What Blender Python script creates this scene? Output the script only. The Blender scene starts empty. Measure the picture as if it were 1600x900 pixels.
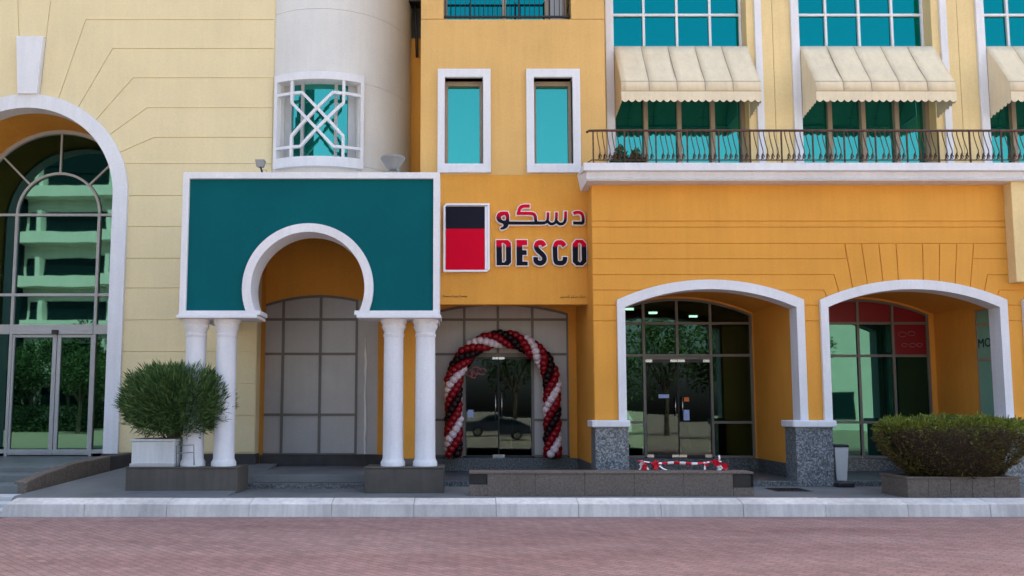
import bpy, bmesh, math, random
from mathutils import Vector, Matrix
from mathutils.geometry import tessellate_polygon
PI = math.pi
R = math.radians
random.seed(7)
S = bpy.context.scene
C = S.collection

# ------------------------------------------------------------------ camera, sky, sun, exposure
cd = bpy.data.cameras.new("camera"); cam = bpy.data.objects.new("camera", cd); C.objects.link(cam)
cam.location = (0, -16.7, 1.8); cam.rotation_euler = (R(95), 0, 0)
cd.sensor_width = 36; cd.lens = 28.125; cd.shift_x = 0.05; cd.shift_y = 0.0506
cd.clip_end = 2000
S.camera = cam
wd = bpy.data.worlds.new("World"); S.world = wd; wd.use_nodes = True
wn = wd.node_tree.nodes; wl = wd.node_tree.links
sky = wn.new("ShaderNodeTexSky"); sky.sky_type = 'NISHITA'; sky.sun_disc = False
SUN_EL, SUN_AZ = 56, 22             # degrees clockwise from +Y: the sun stands behind the buildings, so their fronts are in open shade
sky.sun_elevation = R(SUN_EL); sky.sun_rotation = R(SUN_AZ)
sky.air_density = 1.0; sky.dust_density = 6.0; sky.ozone_density = 1.0
wn["Background"].inputs[1].default_value = 0.15
wl.new(sky.outputs[0], wn["Background"].inputs[0])
sd = bpy.data.lights.new("sun", 'SUN'); sun = bpy.data.objects.new("sun", sd); C.objects.link(sun)
sd.energy = 4.0; sd.angle = R(.6); sd.color = (1, .95, .88)
a = R(SUN_AZ)
sv = Vector((math.sin(a)*math.cos(R(SUN_EL)), math.cos(a)*math.cos(R(SUN_EL)), math.sin(R(SUN_EL))))
sun.rotation_euler = sv.to_track_quat('Z', 'Y').to_euler(); sun.location = sv*50
S.view_settings.view_transform = 'Standard'; S.view_settings.look = 'None'
S.view_settings.exposure = 1.97; S.view_settings.gamma = 1
S.render.engine = 'CYCLES'
S.cycles.max_bounces = 8; S.cycles.transparent_max_bounces = 12

# ------------------------------------------------------------------ materials
MATS = {}
def newmat(name):
    m = bpy.data.materials.new(name); m.use_nodes = True
    nt = m.node_tree; b = nt.nodes["Principled BSDF"]
    MATS[name] = m
    return m, nt, b
def nd(nt, t, **kw):
    n = nt.nodes.new(t)
    for k, v in kw.items(): setattr(n, k, v)
    return n
def pos(nt, scale=(1, 1, 1), rot=(0, 0, 0)):
    g = nd(nt, "ShaderNodeNewGeometry"); mp = nd(nt, "ShaderNodeMapping")
    mp.inputs['Scale'].default_value = scale; mp.inputs['Rotation'].default_value = rot
    nt.links.new(g.outputs['Position'], mp.inputs[0]); return mp.outputs[0]
def noise(nt, vec, scale, detail=4, rough=.55):
    n = nd(nt, "ShaderNodeTexNoise"); n.inputs['Scale'].default_value = scale
    n.inputs['Detail'].default_value = detail; n.inputs['Roughness'].default_value = rough
    nt.links.new(vec, n.inputs['Vector']); return n.outputs[0]
def ramp(nt, fac, stops):
    r = nd(nt, "ShaderNodeValToRGB"); e = r.color_ramp.elements
    e[0].position, e[0].color = stops[0][0], (*stops[0][1], 1)
    e[1].position, e[1].color = stops[-1][0], (*stops[-1][1], 1)
    for p, c in stops[1:-1]:
        q = e.new(p); q.color = (*c, 1)
    nt.links.new(fac, r.inputs[0]); return r.outputs[0]
def mul(nt, a, b, fac=1.0, mode='MULTIPLY'):
    x = nd(nt, "ShaderNodeMix", data_type='RGBA', blend_type=mode); x.inputs[0].default_value = fac
    for s, v in ((6, a), (7, b)):
        if isinstance(v, tuple): x.inputs[s].default_value = (*v, 1)
        else: nt.links.new(v, x.inputs[s])
    return x.outputs[2]
def bump(nt, b, h, strength, dist=.01):
    n = nd(nt, "ShaderNodeBump"); n.inputs['Strength'].default_value = strength
    n.inputs['Distance'].default_value = dist
    nt.links.new(h, n.inputs['Height']); nt.links.new(n.outputs[0], b.inputs['Normal'])
def painted(name, col, rough=.75, var=.08, streak=.07, bmp=.3, spec=.12):
    m, nt, b = newmat(name)
    p = pos(nt)
    big = ramp(nt, noise(nt, p, .9, 5), [(.3, (1-var,)*3), (.7, (1+var*.3,)*3)])
    st = ramp(nt, noise(nt, pos(nt, (5, 5, .35)), 1.6, 6, .65), [(.25, (1-streak, 1-streak, 1-streak*.9)), (.6, (1, 1, 1))])
    fine = ramp(nt, noise(nt, p, 26, 3), [(.3, (.95,)*3), (.7, (1.03,)*3)])
    c = mul(nt, mul(nt, mul(nt, col, big), st), fine)
    nt.links.new(c, b.inputs['Base Color'])
    b.inputs['Roughness'].default_value = rough; b.inputs['Specular IOR Level'].default_value = spec
    bump(nt, b, noise(nt, p, 120, 3), bmp, .006)
    return m
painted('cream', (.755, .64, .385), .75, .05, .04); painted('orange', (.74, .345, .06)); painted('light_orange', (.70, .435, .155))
painted('yellow_cream', (.78, .60, .30)); painted('white_trim', (.74, .745, .765), .6, .07, .09, .12)
painted('white_drum', (.68, .675, .64), .7, .07, .05, .15)
painted('teal', (.0, .10, .115), .6, .10, .05, .15, .08)
painted('kerb_paint', (.69, .67, .63), .7, .25, .28, .5)
painted('stone_grey', (.115, .105, .092), .8, .35, .2, .5)
painted('plinth', (.075, .07, .068), .7, .35, .2, .3)
painted('canvas', (.78, .67, .47), .9, .10, .10, .3)
painted('seam', (.30, .26, .19), .9)
painted('frame_alu', (.15, .14, .125), .45, .12, .1, .05, .5)
painted('frame_pale', (.42, .43, .43), .4, .1, .1, .05, .5)
painted('frame_brown', (.34, .27, .19), .5, .12, .1, .05, .5)
painted('film', (.44, .445, .45), .3, .12, .06, .04, .5)
painted('cladding', (.44, .44, .44), .45, .12, .06, .04, .5)
painted('strip_white', (.8, .82, .82), .5, .05, .05, .05)
painted('bin_body', (.55, .58, .58), .45, .1, .1, .05, .5)
painted('black_metal', (.012, .012, .013), .5, .2, .1, .05, .5)
painted('lamp_grey', (.25, .27, .27), .5, .15, .2, .1, .5)
painted('pot_white', (.66, .69, .69), .5, .1, .2, .1, .4)
painted('link_grey', (.22, .24, .26), .7)
painted('soil', (.05, .035, .025), .95)
painted('podium', (.15, .175, .18), .38, .25, .05, .1, .5)
painted('floor_grey', (.17, .18, .18), .7, .3, .05, .3)
painted('yellow_line', (.6, .40, .04), .7)
painted('slab_white', (.55, .56, .56), .75, .2, .05, .3)
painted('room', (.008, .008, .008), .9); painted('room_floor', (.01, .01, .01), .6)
painted('counter', (.10, .07, .05), .6); painted('poster_red', (.20, .002, .008), .5, .1, .05, .03, .4)
painted('opposite_pale', (.70, .70, .64), .8); painted('opposite_dark', (.006, .018, .022), .5, .1, .05, .1, .05)
painted('bounce_sand', (.34, .29, .22), .9, .2, .05, .3)  # pale ground tone chosen to bounce warm sunlight onto the fronts
painted('green_view', (.20, .40, .30), .25, .1, .05, .05, .4)  # bright view through the side glass painted as opaque pale green
painted('tyre', (.02, .02, .02), .8)

def plain(name, col, rough=.4, metal=0, coat=0, emit=0, spec=.25):
    m, nt, b = newmat(name)
    b.inputs['Base Color'].default_value = (*col, 1); b.inputs['Roughness'].default_value = rough
    b.inputs['Metallic'].default_value = metal; b.inputs['Coat Weight'].default_value = coat
    b.inputs['Specular IOR Level'].default_value = spec
    if emit:
        b.inputs['Emission Color'].default_value = (*col, 1); b.inputs['Emission Strength'].default_value = emit
    return m
plain('steel', (.55, .55, .53), .25, 1); plain('car_white', (.75, .75, .76), .2, 0, 1); plain('car_dark', (.03, .035, .05), .2, 0, 1)
plain('balloon_white', (.62, .53, .57), .35, spec=.3); plain('balloon_red', (.20, .001, .007), .35, spec=.3); plain('balloon_black', (.010, .003, .004), .4, spec=.2)
plain('tape_red', (.62, .01, .03), .4); plain('tape_white', (.85, .82, .84), .4)
plain('sign_white', (.80, .80, .84), .35); plain('sign_black', (.012, .012, .02), .6, spec=.08); plain('sign_red', (.60, .0, .022), .6, spec=.08)
plain('print_black', (.015, .012, .01), .6); plain('lamp_on', (1, .97, .9), .4, 0, 0, 2)
plain('pink_neon', (.30, .10, .12), .5); plain('blue_print', (.35, .45, .75), .5); plain('orange_print', (.7, .16, .05), .5)
plain('lens', (.12, .14, .15), .08)

def rust(name):
    m, nt, b = newmat(name)
    c = ramp(nt, noise(nt, pos(nt), 14, 5), [(.35, (.022, .014, .012)), (.7, (.14, .045, .02))])
    nt.links.new(c, b.inputs['Base Color']); b.inputs['Roughness'].default_value = .7
rust('rail_iron')
def granite(name, lo, mid, hi, sc):
    m, nt, b = newmat(name)
    p = pos(nt)
    c = ramp(nt, noise(nt, p, sc, 3, .7), [(.34, lo), (.5, mid), (.66, hi)])
    c = mul(nt, c, ramp(nt, noise(nt, p, sc*3, 2), [(.35, (.65,)*3), (.6, (1.05,)*3)]))
    c = mul(nt, c, ramp(nt, noise(nt, p, 1.5, 4), [(.3, (.85,)*3), (.7, (1.05,)*3)]))
    nt.links.new(c, b.inputs['Base Color']); b.inputs['Roughness'].default_value = .4
granite('granite', (.035, .042, .05), (.16, .18, .195), (.42, .45, .46), 30)
granite('granite_dark', (.02, .024, .028), (.085, .095, .10), (.24, .26, .27), 30)

granite('stone_brown', (.115, .092, .075), (.15, .122, .10), (.19, .157, .13), 22)
MATS['stone_brown'].node_tree.nodes['Principled BSDF'].inputs['Roughness'].default_value = .7
def graded(name, z0, z1):                # painted sign face: red above, near black below
    m, nt, b = newmat(name)
    g = nd(nt, "ShaderNodeNewGeometry"); sx = nd(nt, "ShaderNodeSeparateXYZ"); mr = nd(nt, "ShaderNodeMapRange")
    nt.links.new(g.outputs['Position'], sx.inputs[0]); nt.links.new(sx.outputs[2], mr.inputs[0])
    mr.inputs[1].default_value = z0; mr.inputs[2].default_value = z1
    c = ramp(nt, mr.outputs[0], [(0, (.008, .008, .014)), (1, (.60, .0, .022))])
    nt.links.new(c, b.inputs['Base Color']); b.inputs['Roughness'].default_value = .6; b.inputs['Specular IOR Level'].default_value = .08
graded('letter_face', 5.345, 5.395); graded('arabic_face', 5.95, 6.12)

def mirror_glass(name, col, body, fac, rough=.015):
    m, nt, b = newmat(name)
    out = nt.nodes["Material Output"]
    gl = nd(nt, "ShaderNodeBsdfGlossy"); gl.inputs['Color'].default_value = (*col, 1); gl.inputs['Roughness'].default_value = rough
    b.inputs['Base Color'].default_value = (*body, 1); b.inputs['Roughness'].default_value = .6; b.inputs['Specular IOR Level'].default_value = 0
    mx = nd(nt, "ShaderNodeMixShader"); mx.inputs[0].default_value = fac
    nt.links.new(b.outputs[0], mx.inputs[1]); nt.links.new(gl.outputs[0], mx.inputs[2]); nt.links.new(mx.outputs[0], out.inputs[0])
    bp = nd(nt, "ShaderNodeBump"); bp.inputs['Strength'].default_value = .03; bp.inputs['Distance'].default_value = .02
    nt.links.new(noise(nt, pos(nt), 1.3, 1), bp.inputs['Height']); nt.links.new(bp.outputs[0], gl.inputs['Normal'])
mirror_glass('glass_teal', (.075, .44, .345), (.006, .12, .11), .75)
mirror_glass('glass_blue', (.005, .27, .25), (.0, .06, .07), .75)
mirror_glass('glass_green', (.09, .205, .165), (.0, .003, .003), .50)
mirror_glass('glass_screen', (.075, .185, .14), (.002, .022, .018), .45)
def clear_glass(name, tint, refl, fac):
    m, nt, b = newmat(name)
    nt.nodes.remove(b); out = nt.nodes["Material Output"]
    tr = nd(nt, "ShaderNodeBsdfTransparent"); tr.inputs[0].default_value = (*tint, 1)
    gl = nd(nt, "ShaderNodeBsdfGlossy"); gl.inputs['Color'].default_value = (*refl, 1); gl.inputs['Roughness'].default_value = .012
    mx = nd(nt, "ShaderNodeMixShader"); mx.inputs[0].default_value = fac
    bp = nd(nt, "ShaderNodeBump"); bp.inputs['Strength'].default_value = .03; bp.inputs['Distance'].default_value = .02
    nt.links.new(noise(nt, pos(nt), 1.3, 1), bp.inputs['Height']); nt.links.new(bp.outputs[0], gl.inputs['Normal'])
    nt.links.new(tr.outputs[0], mx.inputs[1]); nt.links.new(gl.outputs[0], mx.inputs[2]); nt.links.new(mx.outputs[0], out.inputs[0])
clear_glass('glass_shop', (.35, .48, .43), (.24, .42, .34), .19)
clear_glass('glass_door', (.35, .4, .4), (.33, .42, .42), .09)

def leafmat(name, stops, rough=.55):
    m, nt, b = newmat(name)
    at = nd(nt, "ShaderNodeAttribute"); at.attribute_name = 'tone'
    c = ramp(nt, at.outputs['Fac'], stops)
    nt.links.new(c, b.inputs['Base Color']); b.inputs['Roughness'].default_value = rough
    b.inputs['Specular IOR Level'].default_value = .25
leafmat('leaf_shrub', [(0, (.012, .03, .010)), (.5, (.045, .10, .026)), (1, (.13, .22, .06))])
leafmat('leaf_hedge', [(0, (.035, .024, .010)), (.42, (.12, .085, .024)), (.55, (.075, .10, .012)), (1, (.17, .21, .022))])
leafmat('leaf_tree', [(0, (.015, .035, .012)), (1, (.07, .12, .03))])
painted('bark', (.12, .10, .075), .9)

def roadmat():
    m, nt, b = newmat('road_paving')
    p = pos(nt, (1, 1, 1), (0, 0, R(45)))
    br = nd(nt, "ShaderNodeTexBrick"); nt.links.new(p, br.inputs['Vector'])
    br.inputs['Scale'].default_value = 1; br.inputs['Brick Width'].default_value = .21; br.inputs['Row Height'].default_value = .105
    br.inputs['Mortar Size'].default_value = .009; br.inputs['Color1'].default_value = (.315, .195, .180, 1)
    br.inputs['Color2'].default_value = (.24, .156, .144, 1); br.inputs['Mortar'].default_value = (.16, .113, .109, 1)
    br.inputs['Mortar Smooth'].default_value = .6
    c = mul(nt, br.outputs[0], ramp(nt, noise(nt, pos(nt, (.5, 1.3, 1)), .8, 6, .6), [(.3, (.86, .82, .83)), (.7, (1.14, 1.17, 1.17))]))
    c = mul(nt, c, ramp(nt, noise(nt, p, 5, 6, .7), [(.3, (.80,)*3), (.6, (1.08,)*3)]))
    c = mul(nt, c, ramp(nt, noise(nt, p, 60, 2), [(.3, (.72,)*3), (.7, (1.2,)*3)]))
    c = mul(nt, c, ramp(nt, noise(nt, pos(nt, (.12, 1.1, 1)), 1.0, 3, .6), [(.40, (.93, .90, .90)), (.60, (1.03, 1.05, 1.05))]))
    nt.links.new(c, b.inputs['Base Color']); b.inputs['Roughness'].default_value = .8
    b.inputs['Specular IOR Level'].default_value = .2
    bump(nt, b, br.outputs[1], .25, -.004)
roadmat()
def asphalt():
    m, nt, b = newmat('asphalt'); p = pos(nt)
    c = ramp(nt, noise(nt, p, 70, 3), [(.3, (.035,)*3), (.7, (.10, .098, .095))])
    c = mul(nt, c, ramp(nt, noise(nt, p, .5, 4), [(.3, (.8,)*3), (.7, (1.15,)*3)]))
    nt.links.new(c, b.inputs['Base Color']); b.inputs['Roughness'].default_value = .85
asphalt()

# ------------------------------------------------------------------ mesh helpers (world metres; X right, Y away from the street, Z up)
WL = {}
class MB:
    def __init__(s): s.v = []; s.f = []
    def face(s, pts):
        n = len(s.v); s.v += [tuple(p) for p in pts]; s.f.append(tuple(range(n, n+len(pts)))); return s
    def box(s, x0, x1, y0, y1, z0, z1):
        n = len(s.v)
        s.v += [(x0, y0, z0), (x1, y0, z0), (x1, y1, z0), (x0, y1, z0), (x0, y0, z1), (x1, y0, z1), (x1, y1, z1), (x0, y1, z1)]
        s.f += [tuple(n+i for i in q) for q in ((0, 3, 2, 1), (4, 5, 6, 7), (0, 1, 5, 4), (1, 2, 6, 5), (2, 3, 7, 6), (3, 0, 4, 7))]; return s
    def plate(s, outer, holes=(), y0=0, y1=.1):       # XZ outline given a thickness along Y
        loops = [list(outer)] + [list(h) for h in holes]
        flat = [p for l in loops for p in l]; n = len(s.v); k = len(flat)
        s.v += [(x, y0, z) for x, z in flat] + [(x, y1, z) for x, z in flat]
        if len(loops) == 1 and len(outer) == 4: tris = [(0, 1, 2, 3)]
        else: tris = tessellate_polygon([[Vector((x, z, 0)) for x, z in l] for l in loops])
        for t in tris:
            s.f.append(tuple(n+i for i in t)); s.f.append(tuple(n+k+i for i in reversed(t)))
        o = n
        for l in loops:
            m = len(l)
            for i in range(m):
                j = (i+1) % m; s.f.append((o+i, o+j, o+j+k, o+i+k))
            o += m
        return s
    def tube(s, pts, r, n=6, cap=True):
        pts = [Vector(p) for p in pts]; rs = r if isinstance(r, (list, tuple)) else [r]*len(pts)
        base = len(s.v); up = Vector((0.123, 0.2, 1)).normalized()
        for i, p in enumerate(pts):
            d = (pts[min(i+1, len(pts)-1)] - pts[max(i-1, 0)]).normalized()
            q = up if abs(d.dot(up)) < .95 else Vector((1, .1, 0))
            u = d.cross(q).normalized(); w = d.cross(u)
            for k in range(n):
                t = 2*PI*k/n; s.v.append(tuple(p + (u*math.cos(t) + w*math.sin(t))*rs[i]))
        for i in range(len(pts)-1):
            for k in range(n):
                a, b = base+i*n+k, base+i*n+(k+1) % n; s.f.append((a, b, b+n, a+n))
        if cap:
            s.f.append(tuple(base+k for k in range(n))); s.f.append(tuple(base+(len(pts)-1)*n+k for k in reversed(range(n))))
        return s
    def lathe(s, prof, x, y, n=32, cap=True):
        base = len(s.v)
        for r, z in prof:
            for k in range(n):
                t = 2*PI*k/n; s.v.append((x+r*math.cos(t), y+r*math.sin(t), z))
        for i in range(len(prof)-1):
            for k in range(n):
                a, b = base+i*n+k, base+i*n+(k+1) % n; s.f.append((a, b, b+n, a+n))
        if cap:
            s.f.append(tuple(base+k for k in range(n))); s.f.append(tuple(base+(len(prof)-1)*n+k for k in range(n)))
        return s
    def build(s, name, mat, parent=None, bev=0, smooth=False, angle=None, recalc=True):
        xs = list(zip(*s.v)); o0 = Vector(((min(xs[0])+max(xs[0]))/2, (min(xs[1])+max(xs[1]))/2, min(xs[2])))
        me = bpy.data.meshes.new(name)
        me.from_pydata([tuple(Vector(v)-o0) for v in s.v], [], s.f)
        if recalc:
            bm = bmesh.new(); bm.from_mesh(me); bmesh.ops.recalc_face_normals(bm, faces=bm.faces); bm.to_mesh(me); bm.free()
        me.materials.append(MATS[mat])
        o = bpy.data.objects.new(name, me); C.objects.link(o)
        put(o, o0, parent)
        if smooth or angle:
            me.polygons.foreach_set('use_smooth', [True]*len(me.polygons))
            if angle: me.set_sharp_from_angle(angle=R(angle))
        if bev:
            b = o.modifiers.new("bevel", 'BEVEL'); b.width = bev; b.segments = 2; b.limit_method = 'ANGLE'; b.angle_limit = R(35)
        return o
def put(o, w, parent=None):
    w = Vector(w); WL[o] = w
    if parent: o.parent = parent; o.location = w - WL[parent]
    else: o.location = w
def tag(o, label, cat, group=None):
    o['label'] = label; o['category'] = cat
    if group: o['group'] = group
    return o
def thing(name, label, cat, loc, group=None):
    o = bpy.data.objects.new(name, None); o.empty_display_size = .2; C.objects.link(o); put(o, loc); return tag(o, label, cat, group)
def struct(o): o['kind'] = 'structure'; return o
def inst(src, loc, parent=None, rot=None, mesh=None, scale=None):
    c = src.copy(); C.objects.link(c); c.parent = None
    if mesh: c.data = mesh
    put(c, loc, parent)
    if rot: c.rotation_euler = rot
    if scale: c.scale = scale
    return c
def B(name, mat, parent, *b, bev=0):
    return MB().box(*b).build(name, mat, parent, bev)
def inset(poly, d):
    a = sum(poly[i][0]*poly[(i+1) % len(poly)][1]-poly[(i+1) % len(poly)][0]*poly[i][1] for i in range(len(poly)))
    sg = 1 if a > 0 else -1; out = []; n = len(poly)
    for i in range(n):
        p0, p1, p2 = Vector(poly[i-1]), Vector(poly[i]), Vector(poly[(i+1) % n])
        e1, e2 = (p1-p0).normalized(), (p2-p1).normalized()
        n1, n2 = Vector((-e1.y, e1.x))*sg, Vector((-e2.y, e2.x))*sg
        m = n1+n2; L = m.length_squared
        q = p1 + (m*(2*d/L) if L > .25 else n1*d); out.append((q.x, q.y))
    return out
def arc(cx, cz, r, a0, a1, n): return [(cx+r*math.cos(R(a0+(a1-a0)*i/n)), cz+r*math.sin(R(a0+(a1-a0)*i/n))) for i in range(n+1)]
class Seg:                                     # segmental arch: centre x, half width, spring height, rise
    def __init__(s, xc, hw, zs, rise):
        s.xc, s.hw, s.zs, s.rise = xc, hw, zs, rise; s.r = (hw*hw+rise*rise)/(2*rise); s.cz = zs+rise-s.r
    def z(s, x): return s.cz+math.sqrt(max(0, s.r**2-(x-s.xc)**2))
    def pts(s, x0=None, x1=None, n=20):
        x0 = s.xc-s.hw if x0 is None else x0; x1 = s.xc+s.hw if x1 is None else x1
        return [(x0+(x1-x0)*i/n, s.z(x0+(x1-x0)*i/n)) for i in range(n+1)]
def panel(parent, poly, mat, y0, y1, gap=.009):
    return MB().plate(inset(poly, gap), (), y0, y1).build('panel', mat, parent, .004)

def pane(parent, poly, mat, y, tilt=.12, name='pane'):
    o = MB().plate(poly, (), y, y+.012).build(name, mat, parent)
    o.rotation_euler = (R(random.uniform(-tilt, tilt)), 0, R(random.uniform(-tilt, tilt)))
    return o
def glazing(parent, name, xs, zs, seg, Y, fm, gm, bar=.05, door=None, split=None, special=None, dep=.09):
    """frame of vertical and horizontal bars under a segmental head; each light its own pane. door=(i0,i1,ztop) leaves a doorway"""
    m = MB(); top = (lambda x: seg.z(x)) if seg else (lambda x: zs[-1])
    if not seg: top = lambda x: zs[-1]
    Z = zs if not seg else zs
    h = bar/2
    for i, x in enumerate(xs):
        z0 = zs[0]
        zt = min(top(x-h), top(x+h)) if 0 < i < len(xs)-1 else top(x)
        if door and door[0] < i < door[1]: z0 = door[2]
        m.box(x-h, x+h, Y-dep/2, Y+dep/2, z0-.001*i, zt)
    rows = list(zs)
    for j, z in enumerate(zs):
        if not seg and j == len(zs)-1: pass
        for i in range(len(xs)-1):
            if door and door[0] <= i < door[1] and z < door[2]-.01: continue
            if split and (i, j) in split: continue
            m.box(xs[i]+h, xs[i+1]-h, Y-dep/2+.004, Y+dep/2-.004, z-h, z+h)
    if door and not any(abs(door[2]-z) < .02 for z in zs):
        m.box(xs[door[0]]+h, xs[door[1]]-h, Y-dep/2-.003, Y+dep/2+.003, door[2]-h, door[2]+h)
    if seg:
        ou = seg.pts(xs[0]-h, xs[-1]+h, 24); inn = [(x, z-bar) for x, z in reversed(ou)]
        m.plate([(x, z+.02) for x, z in ou]+inn, (), Y-dep/2-.003, Y+dep/2+.003)
    fr = m.build(name, fm, parent)
    for i in range(len(xs)-1):
        x0, x1 = xs[i]+h, xs[i+1]-h
        zz = list(zs) + ([None] if seg else [])
        zz = [z for j, z in enumerate(zz) if not (split and (i, j) in split)]
        for j in range(len(zz)-1):
            z0 = zz[j]+h
            if door and door[0] <= i < door[1]:
                if z0 < door[2]-.02 and (zz[j+1] is not None and zz[j+1] <= door[2]+.02): continue
                if z0 < door[2]: z0 = door[2]+h
            if zz[j+1] is None: poly = [(x0, z0), (x1, z0)]+[(x, z-bar*.6) for x, z in reversed(seg.pts(x0, x1, 6))]
            else: poly = [(x0, z0), (x1, z0), (x1, zz[j+1]-h), (x0, zz[j+1]-h)]
            g = (special or {}).get((i, j), gm)
            pane(fr, poly, g, Y-.006, .12 if seg else .5)
    return fr
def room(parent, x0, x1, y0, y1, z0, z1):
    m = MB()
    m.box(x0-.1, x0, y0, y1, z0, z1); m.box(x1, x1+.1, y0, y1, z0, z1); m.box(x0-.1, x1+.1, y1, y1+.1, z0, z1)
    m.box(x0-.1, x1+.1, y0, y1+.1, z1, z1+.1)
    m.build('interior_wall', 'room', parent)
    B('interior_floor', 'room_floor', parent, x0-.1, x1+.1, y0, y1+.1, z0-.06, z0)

# ------------------------------------------------------------------ ground, road, pavement, kerb
struct(MB().face([(-400, -400, -.02), (400, -400, -.02), (400, 400, -.02), (-400, 400, -.02)]).build('ground', 'bounce_sand'))
struct(MB().face([(-7.6, -3.0, .0), (60, -3.0, .0), (60, -15.5, .0), (-11.5, -15.5, 0), (-11.5, -8.4, 0)]).build('road', 'road_paving'))
struct(MB().face([(-60, -2.6, -.012), (-7.3, -2.6, -.012), (-11.45, -8.6, -.012), (-11.45, -15.5, -.012), (-60, -15.5, -.012)]).build('side_road', 'asphalt'))
pv = struct(MB().box(-7.8, 30, -2.62, -.16, -.3, .24).build('pavement', 'floor_grey'))
kb = bpy.data.objects.new('kerb', None); C.objects.link(kb); put(kb, (-7.8, -2.9, 0)); struct(kb)
def kerbstone(x0, x1, slant=0):
    m = MB(); prof = [(-2.92, 0), (-2.90, .205), (-2.62, .275), (-2.58, .275), (-2.58, -.1), (-2.92, -.1)]
    n = len(prof)
    for x, sl in ((x0, slant), (x1, 0)):
        for y, z in prof: m.v.append((x+sl*max(0, z)/.28, y, z))
    m.f += [tuple(range(n)), tuple(range(2*n-1, n-1, -1))] + [(i, (i+1) % n, n+(i+1) % n, n+i) for i in range(n)]
    return m
k0 = kerbstone(-7.85, -6.402, .14).build('kerb_stone', 'kerb_paint', kb, .012)
k1 = kerbstone(-6.398, -5.002).build('kerb_stone', 'kerb_paint', kb, .012)
for i in range(1, 17):
    c = inst(k1, WL[k1]+Vector((1.4*i, random.uniform(-.004, .004), random.uniform(-.004, .004))), kb, (0, 0, R(random.uniform(-.12, .12))))
# white slabs of the drive beside the kerb end, with its yellow edge
sl = bpy.data.objects.new('drive_crossing', None); C.objects.link(sl); put(sl, (-9, -2.4, 0)); struct(sl)
for i, (ya, yb, za) in enumerate(((-1.55, -2.0, .235), (-2.02, -2.45, .16), (-2.47, -2.9, .09))):
    B('slab', 'slab_white', sl, -14, -7.87+.02*i, yb, ya, -.1, za, bev=.015)
B('painted_edge', 'yellow_line', sl, -14, -7.95, -3.12, -2.92, -.1, .05, bev=.015)
# pavement extras
gr = thing('drain_grate', 'dark drain grate set in the pavement left of the middle granite pedestal', 'grate', (6.35, -1.0, .245))
B('grate_frame', 'plinth', gr, 6.05, 6.75, -1.2, -.55, .2, .246)
for i in range(8): B('bar', 'black_metal', gr, 6.09+.08*i, 6.13+.08*i, -1.16, -.59, .22, .256)

# arcade floor and porch floor
af = struct(MB().box(-1.0, 30, -.14, 2.7, -.2, .35).build('arcade_floor', 'granite_dark', None, .01))
st = bpy.data.objects.new('porch_steps', None); C.objects.link(st); put(st, (-3, -.6, .24)); struct(st)
B('step', 'granite_dark', st, -4.26, -1.82, -.62, 2.7, 0, .34, bev=.012)
B('step', 'floor_grey', st, -4.24, -1.0, -.30, 2.7, 0, .49, bev=.012)
ramp_o = MB()
ramp_o.v = [(-8.1, -2.6, -.2), (-4.23, -2.6, -.2), (-4.23, 1.85, -.2), (-7.4, 1.85, -.2), (-8.1, -2.0, .244), (-4.23, -2.0, .244), (-4.23, 1.85, .57), (-7.4, 1.85, .57)]
ramp_o.f = [(0, 3, 2, 1), (4, 5, 6, 7), (0, 1, 5, 4), (1, 2, 6, 5), (2, 3, 7, 6), (3, 0, 4, 7)]
struct(ramp_o.build('ramp', 'floor_grey'))
# podium in front of the big arch
es = bpy.data.objects.new('entrance_steps', None); C.objects.link(es); put(es, (-11, -1, .24)); struct(es)
B('step', 'podium', es, -16, -8.32, -1.5, 5.0, 0, .40, bev=.015)
B('step', 'podium', es, -16, -8.10, -.95, 5.0, 0, .54, bev=.015)
B('step', 'podium', es, -16, -8.04, -.35, 6.0, 0, .65, bev=.015)
ck = thing('stone_border', 'low border of rough pinkish stones curving up beside the steps of the big arch', 'kerb', (-8.2, 0, .24))
path = [(-8.28, -1.5, .46), (-8.2, -.95, .56), (-8.08, -.35, .68), (-7.95, .3, .74), (-7.78, 1.0, .79), (-7.5, 1.75, .81)]
for i in range(5):
    p, q = Vector(path[i]), Vector(path[i+1]); d = (q-p); d.z = 0; d.normalize(); nn = Vector((d.y, -d.x, 0))*.13
    p2, q2 = p+d*.005, q-d*.005
    m = MB()
    m.v = [tuple(v) for v in (p2-nn, p2+nn, q2+nn, q2-nn)]; m.v = [(x, y, .1) for x, y, z in m.v]+[(x, y, z+random.uniform(-.02, .02)) for x, y, z in m.v]
    m.f = [(0, 3, 2, 1), (4, 5, 6, 7), (0, 1, 5, 4), (1, 2, 6, 5), (2, 3, 7, 6), (3, 0, 4, 7)]
    m.build('stone', 'stone_brown' if i < 4 else 'plinth', ck, .025)

# ------------------------------------------------------------------ cream building with the big arch
cb = thing('cream_building', 'cream rendered building with grooved courses and tall white round-headed archway', 'building', (-10.3, 1.8, .24))
AX, AZ, RO, RI = -10.28, 6.84, 2.44, 2.10
RM = 2.28
hole = [(AX+RM, .2)] + arc(AX, AZ, RM, 0, 180, 40) + [(AX-RM, .2)]
MB().plate([(-4.46, 6.3), (-4.46, 14), (-17, 14), (-17, .2), (AX-RM, .2)] + list(reversed(hole))[1:-1] + [(AX+RM, .2), (-4.73, .2), (-4.73, 6.3)], (), 1.822, 2.15).build('wall', 'cream', cb)
def mirror(poly): return [(2*AX-x, z) for x, z in poly]
bends = [((-9.90, 11.87), (AX+.34, AZ+2.255)), ((-9.022, 11.146), None), ((-8.348, 10.427), None), ((-7.831, 9.70), None), ((-7.469, 8.963), None), ((-7.278, 8.24), None)]
legs = [None, (-9.57, 9.256), (-9.073, 9.052), (-8.633, 8.722), (-8.328, 8.316), (-8.039, 7.895)]
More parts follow.
